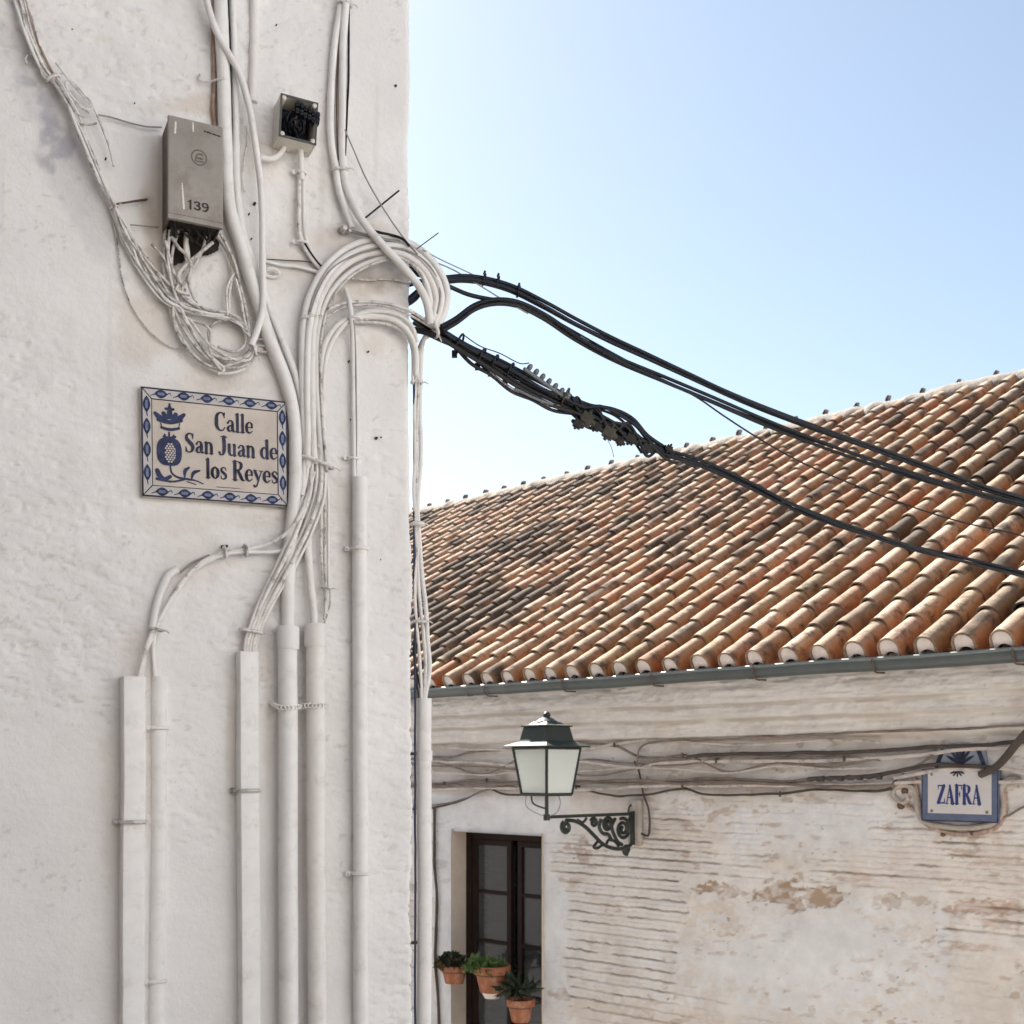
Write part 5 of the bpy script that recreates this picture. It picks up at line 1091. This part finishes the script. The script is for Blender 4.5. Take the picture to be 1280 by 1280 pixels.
    b = MB(); b.tube(spline([W(L-.06, .165, .06), W(L-.07, .10, .07), W(L-.05, .03, .05), W(L-.01, .005, .0)], .01), .004, 6); b.tube(spline([W(L+.11, .165, -.1), W(L+.11, .08, -.1), W(L+.04, .02, -.04), W(L, .005)], .01), .0035, 6); b.build('lamp_wire', 'greycable', e, True)
    b = MB(); b.tube([W(L, .50), W(L, .44), W(L, .38), W(L, .30), W(L, .28)], (.03, .032, .04, .034, .01), 10); b.build('bulb', 'zpanel', e, True)
lantern()

# ---------------------------------------------------------------- flower pots
def leaves(n, c, R, m, e, size=.05, droop=.3, name='foliage', spiky=False):
    b = MB()
    for i in range(n):
        d = RNG.normal(size=3); d /= np.linalg.norm(d); d[2] = abs(d[2])*.9-droop*random.random(); p = c+d*R*random.uniform(.45, 1.05)*np.array((1, 1, .75))
        ax = d*.6+RNG.normal(size=3)*.6; ax /= np.linalg.norm(ax); sd = np.cross(ax, RNG.normal(size=3)); sd /= np.linalg.norm(sd)+1e-9
        L = size*random.uniform(.6, 1.4); w_ = L*(.14 if spiky else .36); nn = np.cross(ax, sd)
        b.add([p, p+ax*L*.45+sd*w_+nn*L*.06, p+ax*L, p+ax*L*.45-sd*w_+nn*L*.06], [[0, 1, 2, 3]])
    return b.build(name, m, e)
def pot(x, y, off, R, H, label, lm, saucer=False, n=260, leaf=.05, dry=None, spiky=False, fo=(0, 0, .03), fR=1.0):
    c = far(x, y, off); e = empty('flower_pot', c, label, 'flower pot', 'flower pots at the window')
    b = MB(); prof = [(.62*R, 0), (.66*R, .01), (.86*R, H*.66), (.87*R, H*.68), (R, H*.69), (1.02*R, H*.98), (.99*R, H), (.9*R, H), (.88*R, H*.86)]
    a_ = np.linspace(0, 2*math.pi, 29)[:-1]; V = [c+np.array((r*math.cos(a), r*math.sin(a), z)) for r, z in prof for a in a_]; m = 28
    f = [[i*m+k, i*m+(k+1) % m, (i+1)*m+(k+1) % m, (i+1)*m+k] for i in range(len(prof)-1) for k in range(m)]+[list(range(m))[::-1]]
    b.add(V, f); b.build('pot', 'terracotta', e, True)
    b = MB(); b.add([c+np.array((.88*R*math.cos(a), .88*R*math.sin(a), H*.86)) for a in a_], [list(range(m))]); b.build('soil', 'soil', e)
    leaves(n, c+np.array((fo[0], fo[1], H*.9+fo[2])), R*fR, lm, e, leaf, spiky=spiky)
    if dry: leaves(n//2, c+np.array((fo[0], fo[1], H*.9+fo[2]-.01)), R*fR*1.05, dry, e, leaf*.9, name='dry_foliage')
    b = MB(); b.tube([c+np.array((.90*R*math.cos(a), .90*R*math.sin(a), H*.67)) for a in np.linspace(0, 2*math.pi, 25)], .006, 6); b.tube([c-NU*R*.9+Zv*H*.67, c-NU*(off+.12)+Zv*H*.67], .007, 6); b.build('holder_ring', 'iron', e, True)
    if saucer:
        b = MB(); b.tube([c-Zv*.05, c-Zv*.02, c+Zv*.0, c+Zv*.012], np.array((.40, .50, .58, .6))*R, 20); b.build('saucer', 'tileend', e, True)
pot(568, 1229,   .22, .125, .16, 'terracotta pot hung left of the window, brown withering plant overflowing', 'leafdark', n=260, leaf=.05, dry='leafdry', fo=(-.03, 0, .02), fR=1.1)
pot(615, 1240,   .20, .158, .23, 'large terracotta pot in front of the window, bright green plant trailing left', 'leaf', True, 300, .05, fo=(-.06, -.02, .0), fR=1.05)
pot(651, 1277, .16, .118, .19, 'lowest terracotta pot at the window with dark spiky leaves', 'leafdark', False, 90, .11, fo=(-.03, 0, .09), fR=1.25, spiky=True)

# ================================================================== OVERHEAD CABLES
def Yx(x): return 4.27+(x-545)*.0025
def overhead(label, pts, n, Rb, r, mats, twist=1.5, group=None, phase=0.0, name='overhead_cable'):
    P = spline([at(p[0], p[1], (p[2] if len(p) > 2 else Yx(p[0]))) for p in pts], .02); m = len(P); k = np.arange(m)*.02
    e = empty(name, P[0], label, 'overhead cable', group)
    T = np.gradient(P, axis=0); T /= np.linalg.norm(T, axis=1)[:, None]; nn = Zv-T*(T @ Zv)[:, None]; nn /= np.linalg.norm(nn, axis=1)[:, None]; bb = np.cross(T, nn)
    for i in range(n):
        a = phase+2*math.pi*i/n+twist*k+1.6*(fbm(k*.9, k*0+i*7, 2)-.5); rr = Rb*(.7+.7*fbm(k*1.3, k*0+i*3.3, 2)) if n > 1 else 0*k
        rr = np.atleast_1d(rr)
        b = MB(); b.tube(P+nn*(np.cos(a)*rr)[:, None]+bb*(np.sin(a)*rr)[:, None], r*random.uniform(.88, 1.1), 8)
        b.build('strand', mats[i % len(mats)], e, True)
    return e, P
ext1 = [(1500, 690), (2000, 760), (3000, 700)]
up, PU = overhead('upper black overhead cable bundle arching out from the house corner', [(508, 337, 4.36), (528, 342, 4.31), (552, 349), (580, 348), (606, 351), (640, 361), (680, 381), (720, 403), (760, 423), (805, 443), (860, 468), (930, 500), (1000, 528), (1080, 557), (1160, 585), (1230, 610), (1285, 626)]+ext1, 3, .0095, .0076, ('black', 'black', 'blackwarm'), 1.1)
up2, _ = overhead('second black overhead cable bundle running just below the upper one', [(551, 411, 4.27), (570, 400), (592, 384), (615, 377), (645, 379), (680, 395), (720, 421), (770, 448), (830, 474), (890, 500), (950, 526), (1020, 553), (1100, 581), (1180, 606), (1240, 622), (1285, 632)]+[(x, y+14) for x, y in ext1], 3, .0095, .0070, ('black', 'blackwarm', 'black'), 1.3, phase=1)
overhead('single black cable joining the two upper bundles near the corner', [(512, 356, 4.35), (535, 350, 4.3), (556, 356), (585, 368), (612, 374), (640, 378), (680, 396), (700, 406)], 1, 0, .0085, ('black',))
overhead('dark cable stub passing behind the white arches at the corner', [(505, 380, 4.40), (520, 368, 4.36), (535, 355, 4.32), (555, 347)], 2, .010, .009, ('black', 'blue'))
overhead('blue cable knotted in the gap between arches and corner', [(512, 378, 4.38), (520, 372, 4.33), (530, 360, 4.3), (541, 352, 4.29)], 2, .008, .0055, ('blue', 'black'))
overhead('short blue cable looping behind the tall arches at the corner', [(508, 330, 4.38), (520, 336, 4.34), (533, 338, 4.31), (548, 346, 4.29)], 2, .008, .0065, ('blue', 'black'))
overhead('thin stay wire rising behind the upper bundle from the arches', [(522, 318, 4.2), (545, 328), (566, 337), (595, 354), (626, 373), (660, 392)], 1, 0, .0026, ('greycable',))
overhead('second thin stay wire just above its twin by the arches', [(528, 312, 4.2), (552, 325), (580, 338), (606, 350)], 1, 0, .0022, ('greycable',))
overhead('lone thin wire crossing the roof between the cable bundles', [(700, 404), (760, 438), (820, 470), (870, 496), (905, 520), (950, 549), (1000, 577), (1060, 603), (1130, 630), (1200, 652), (1285, 672)]+[(x, y+60) for x, y in ext1], 1, 0, .0036, ('greycable' if False else 'black',))
low, PL = overhead('lowest overhead cable bundle carrying splices and connectors', [(520, 404, 4.36), (545, 413, 4.3), (570, 428), (605, 448), (650, 478), (690, 497), (725, 513), (760, 531), (800, 552), (830, 565), (870, 577), (930, 603), (1000, 637), (1070, 663), (1140, 684), (1210, 701), (1285, 719)]+[(x, y+95) for x, y in ext1], 3, .0095, .0074, ('black', 'blackwarm', 'black'), 2.2)
# swollen stretch: extra strands, ties, connectors, clear spiral
def extra(pts, r, m, nm='strand'):
    b = MB(); P = spline([at(x+random.uniform(-1.5, 1.5), y+random.uniform(-3.4, 3.4), Yx(x)-.0+(o[0] if o else 0)) for x, y, *o in pts], .012); b.tube(P, r*.74, 8); b.build(nm, m, low, True)
extra([(516, 398, .08), (528, 403, .03), (550, 416, .01), (578, 433, .0), (600, 446, .0)], .018, 'black')
extra([(518, 410, .08), (530, 414, .02), (552, 424, .0), (585, 442, .0), (612, 462, .0)], .014, 'blackwarm')
extra([(538, 408, .03), (560, 420, -.02), (600, 443, -.03), (640, 466, -.03), (680, 487, -.02), (720, 505, -.01), (770, 529), (815, 556), (850, 571)], .010, 'black')
extra([(540, 418, -.02), (565, 433, -.03), (600, 453, -.02), (645, 483, -.02), (690, 505, -.02), (730, 522, -.02), (780, 545), (830, 567), (870, 580)], .010, 'blackwarm')
extra([(550, 412), (585, 430, .02), (625, 452, .02), (665, 470, .02), (705, 489, .02), (735, 503, .02), (765, 513), (790, 526), (810, 546), (835, 563)], .011, 'black')
extra([(566, 430, .02), (590, 452), (615, 467), (640, 486), (665, 499), (690, 510), (712, 514), (735, 518)], .009, 'blackwarm')
extra([(590, 446, .0), (620, 472), (650, 494), (680, 506), (704, 510)], .0075, 'cable2')
extra([(645, 489, -.02), (668, 500, -.02), (690, 507, -.02)], .0065, 'clearplastic')
extra([(700, 497, -.03), (730, 510, -.04), (752, 511, -.04), (775, 520, -.04), (795, 535, -.03), (806, 549, -.02), (825, 563)], .009, 'black')
extra([(742, 512, .03), (770, 519, .03), (792, 541, .03), (800, 556, .03), (815, 562)], .007, 'black')
extra([(700, 508), (718, 521), (735, 531), (752, 541), (768, 551), (778, 555)], .009, 'blackwarm')
extra([(716, 512, .02), (740, 518, .02), (755, 533, .02), (775, 541, .02), (792, 556, .02), (803, 563, .02)], .007, 'black')
extra([(760, 548), (764, 560), (766, 572)], .0016, 'ink', 'wire_end')
extra([(578, 420, -.03), (600, 429, -.03), (625, 441, -.03), (650, 452, -.03), (660, 457, -.03)], .0026, 'black')
for q_ in range(9):
    x0 = 700+q_*12; y0 = 500+q_*6.6
    extra([(x0, y0, -.02), (x0+10, y0-6+random.uniform(-6, 4), -.03), (x0+24, y0+random.uniform(0, 14), -.03), (x0+36, y0+random.uniform(12, 30), -.02), (x0+50, y0+24, .0)], random.uniform(.005, .0085), random.choice(('black', 'blackwarm')))
for x, y, w_ in ((574, 430, 10), (602, 447, 9), (618, 455, 9), (637, 466, 10), (706, 498, 11)):
    b = MB(); q = at(x, y, Yx(x)); a_ = np.linspace(0, 2*math.pi, 17); ax = np.array((.45, 0, .89)); ay = np.array((0, 1, 0))
    b.tube([q+ax*math.cos(t)*w_*1.35*PX+ay*math.sin(t)*.045 for t in a_], .004, 6, cap=False); k = q-ax*w_*1.5*PX; b.box(k-np.array((.008, .008, .012)), (.018, 0, 0), (0, .016, 0), (0, 0, .022)); b.build('tie_strap', 'black' if x != 706 else 'brass', low)
for x, y, s_ in ((733, 524, 1.0), (761, 541, 1.0), (745, 533, .7), (788, 549, .8), (722, 530, .7), (775, 552, .6), (808, 560, .8), (836, 561, .6)):
    b = MB(); q = at(x, y, Yx(x)-.02); k = .020*s_; d = np.array((.85, .1, -.52)); e_ = np.array((.52, 0, .85)); f_ = np.array((0, 1, 0))
    b.box(q-d*k*1.1-e_*k-f_*k, d*k*2.2, e_*k*2, f_*k*2); b.tube([q-d*k*1.9, q-d*k, q+d*k, q+d*k*1.9], np.array((.4, .75, .75, .4))*k, 8); b.tube([q+e_*k*.8-f_*k*.6, q+e_*k*1.6-f_*k*1.0], k*.42, 8); b.tube([q-e_*k*.8-f_*k*.4, q-e_*k*1.7-f_*k*.6], k*.4, 8)
    b.build('connector', 'brass' if s_ > .9 else 'blackwarm', low, bevel=.003)
for i in range(7):
    x = 662+i*8.0; y = 459.5+i*5.9; b = MB(); q = at(x, y, Yx(x)-.03); a_ = np.linspace(0, 2*math.pi, 17); d = np.array((.8, 0, -.6)); e_ = np.array((.6, 0, .8)); f_ = np.array((0, 1., 0))
    b.tube([q-d*.0085, q-d*.006, q, q+d*.006, q+d*.0085], (.006, .012, .0145, .012, .006), 14); b.build('spacer_disc', 'clearplastic', low, True)
b = MB(); b.tube([at(655, 461, Yx(655)-.03), at(716, 504, Yx(716)-.03)], .007, 8); b.build('spacer_rod', 'clearplastic', low, True)
for x, y in ((605, 346), (622, 349), (648, 361)):
    b = MB(); q = at(x, y+2, Yx(x)); a_ = np.linspace(0, 2*math.pi, 13); b.tube([q+np.array((.3, 0, .95))*math.cos(t)*.019-Zv*.004+np.array((0, 1, 0))*math.sin(t)*.024 for t in a_], .0035, 6, cap=False); b.tube([q+Zv*.014, q+Zv*.026+np.array((.004, 0, 0))], .004, 6); b.build('tie_strap', 'black', up)
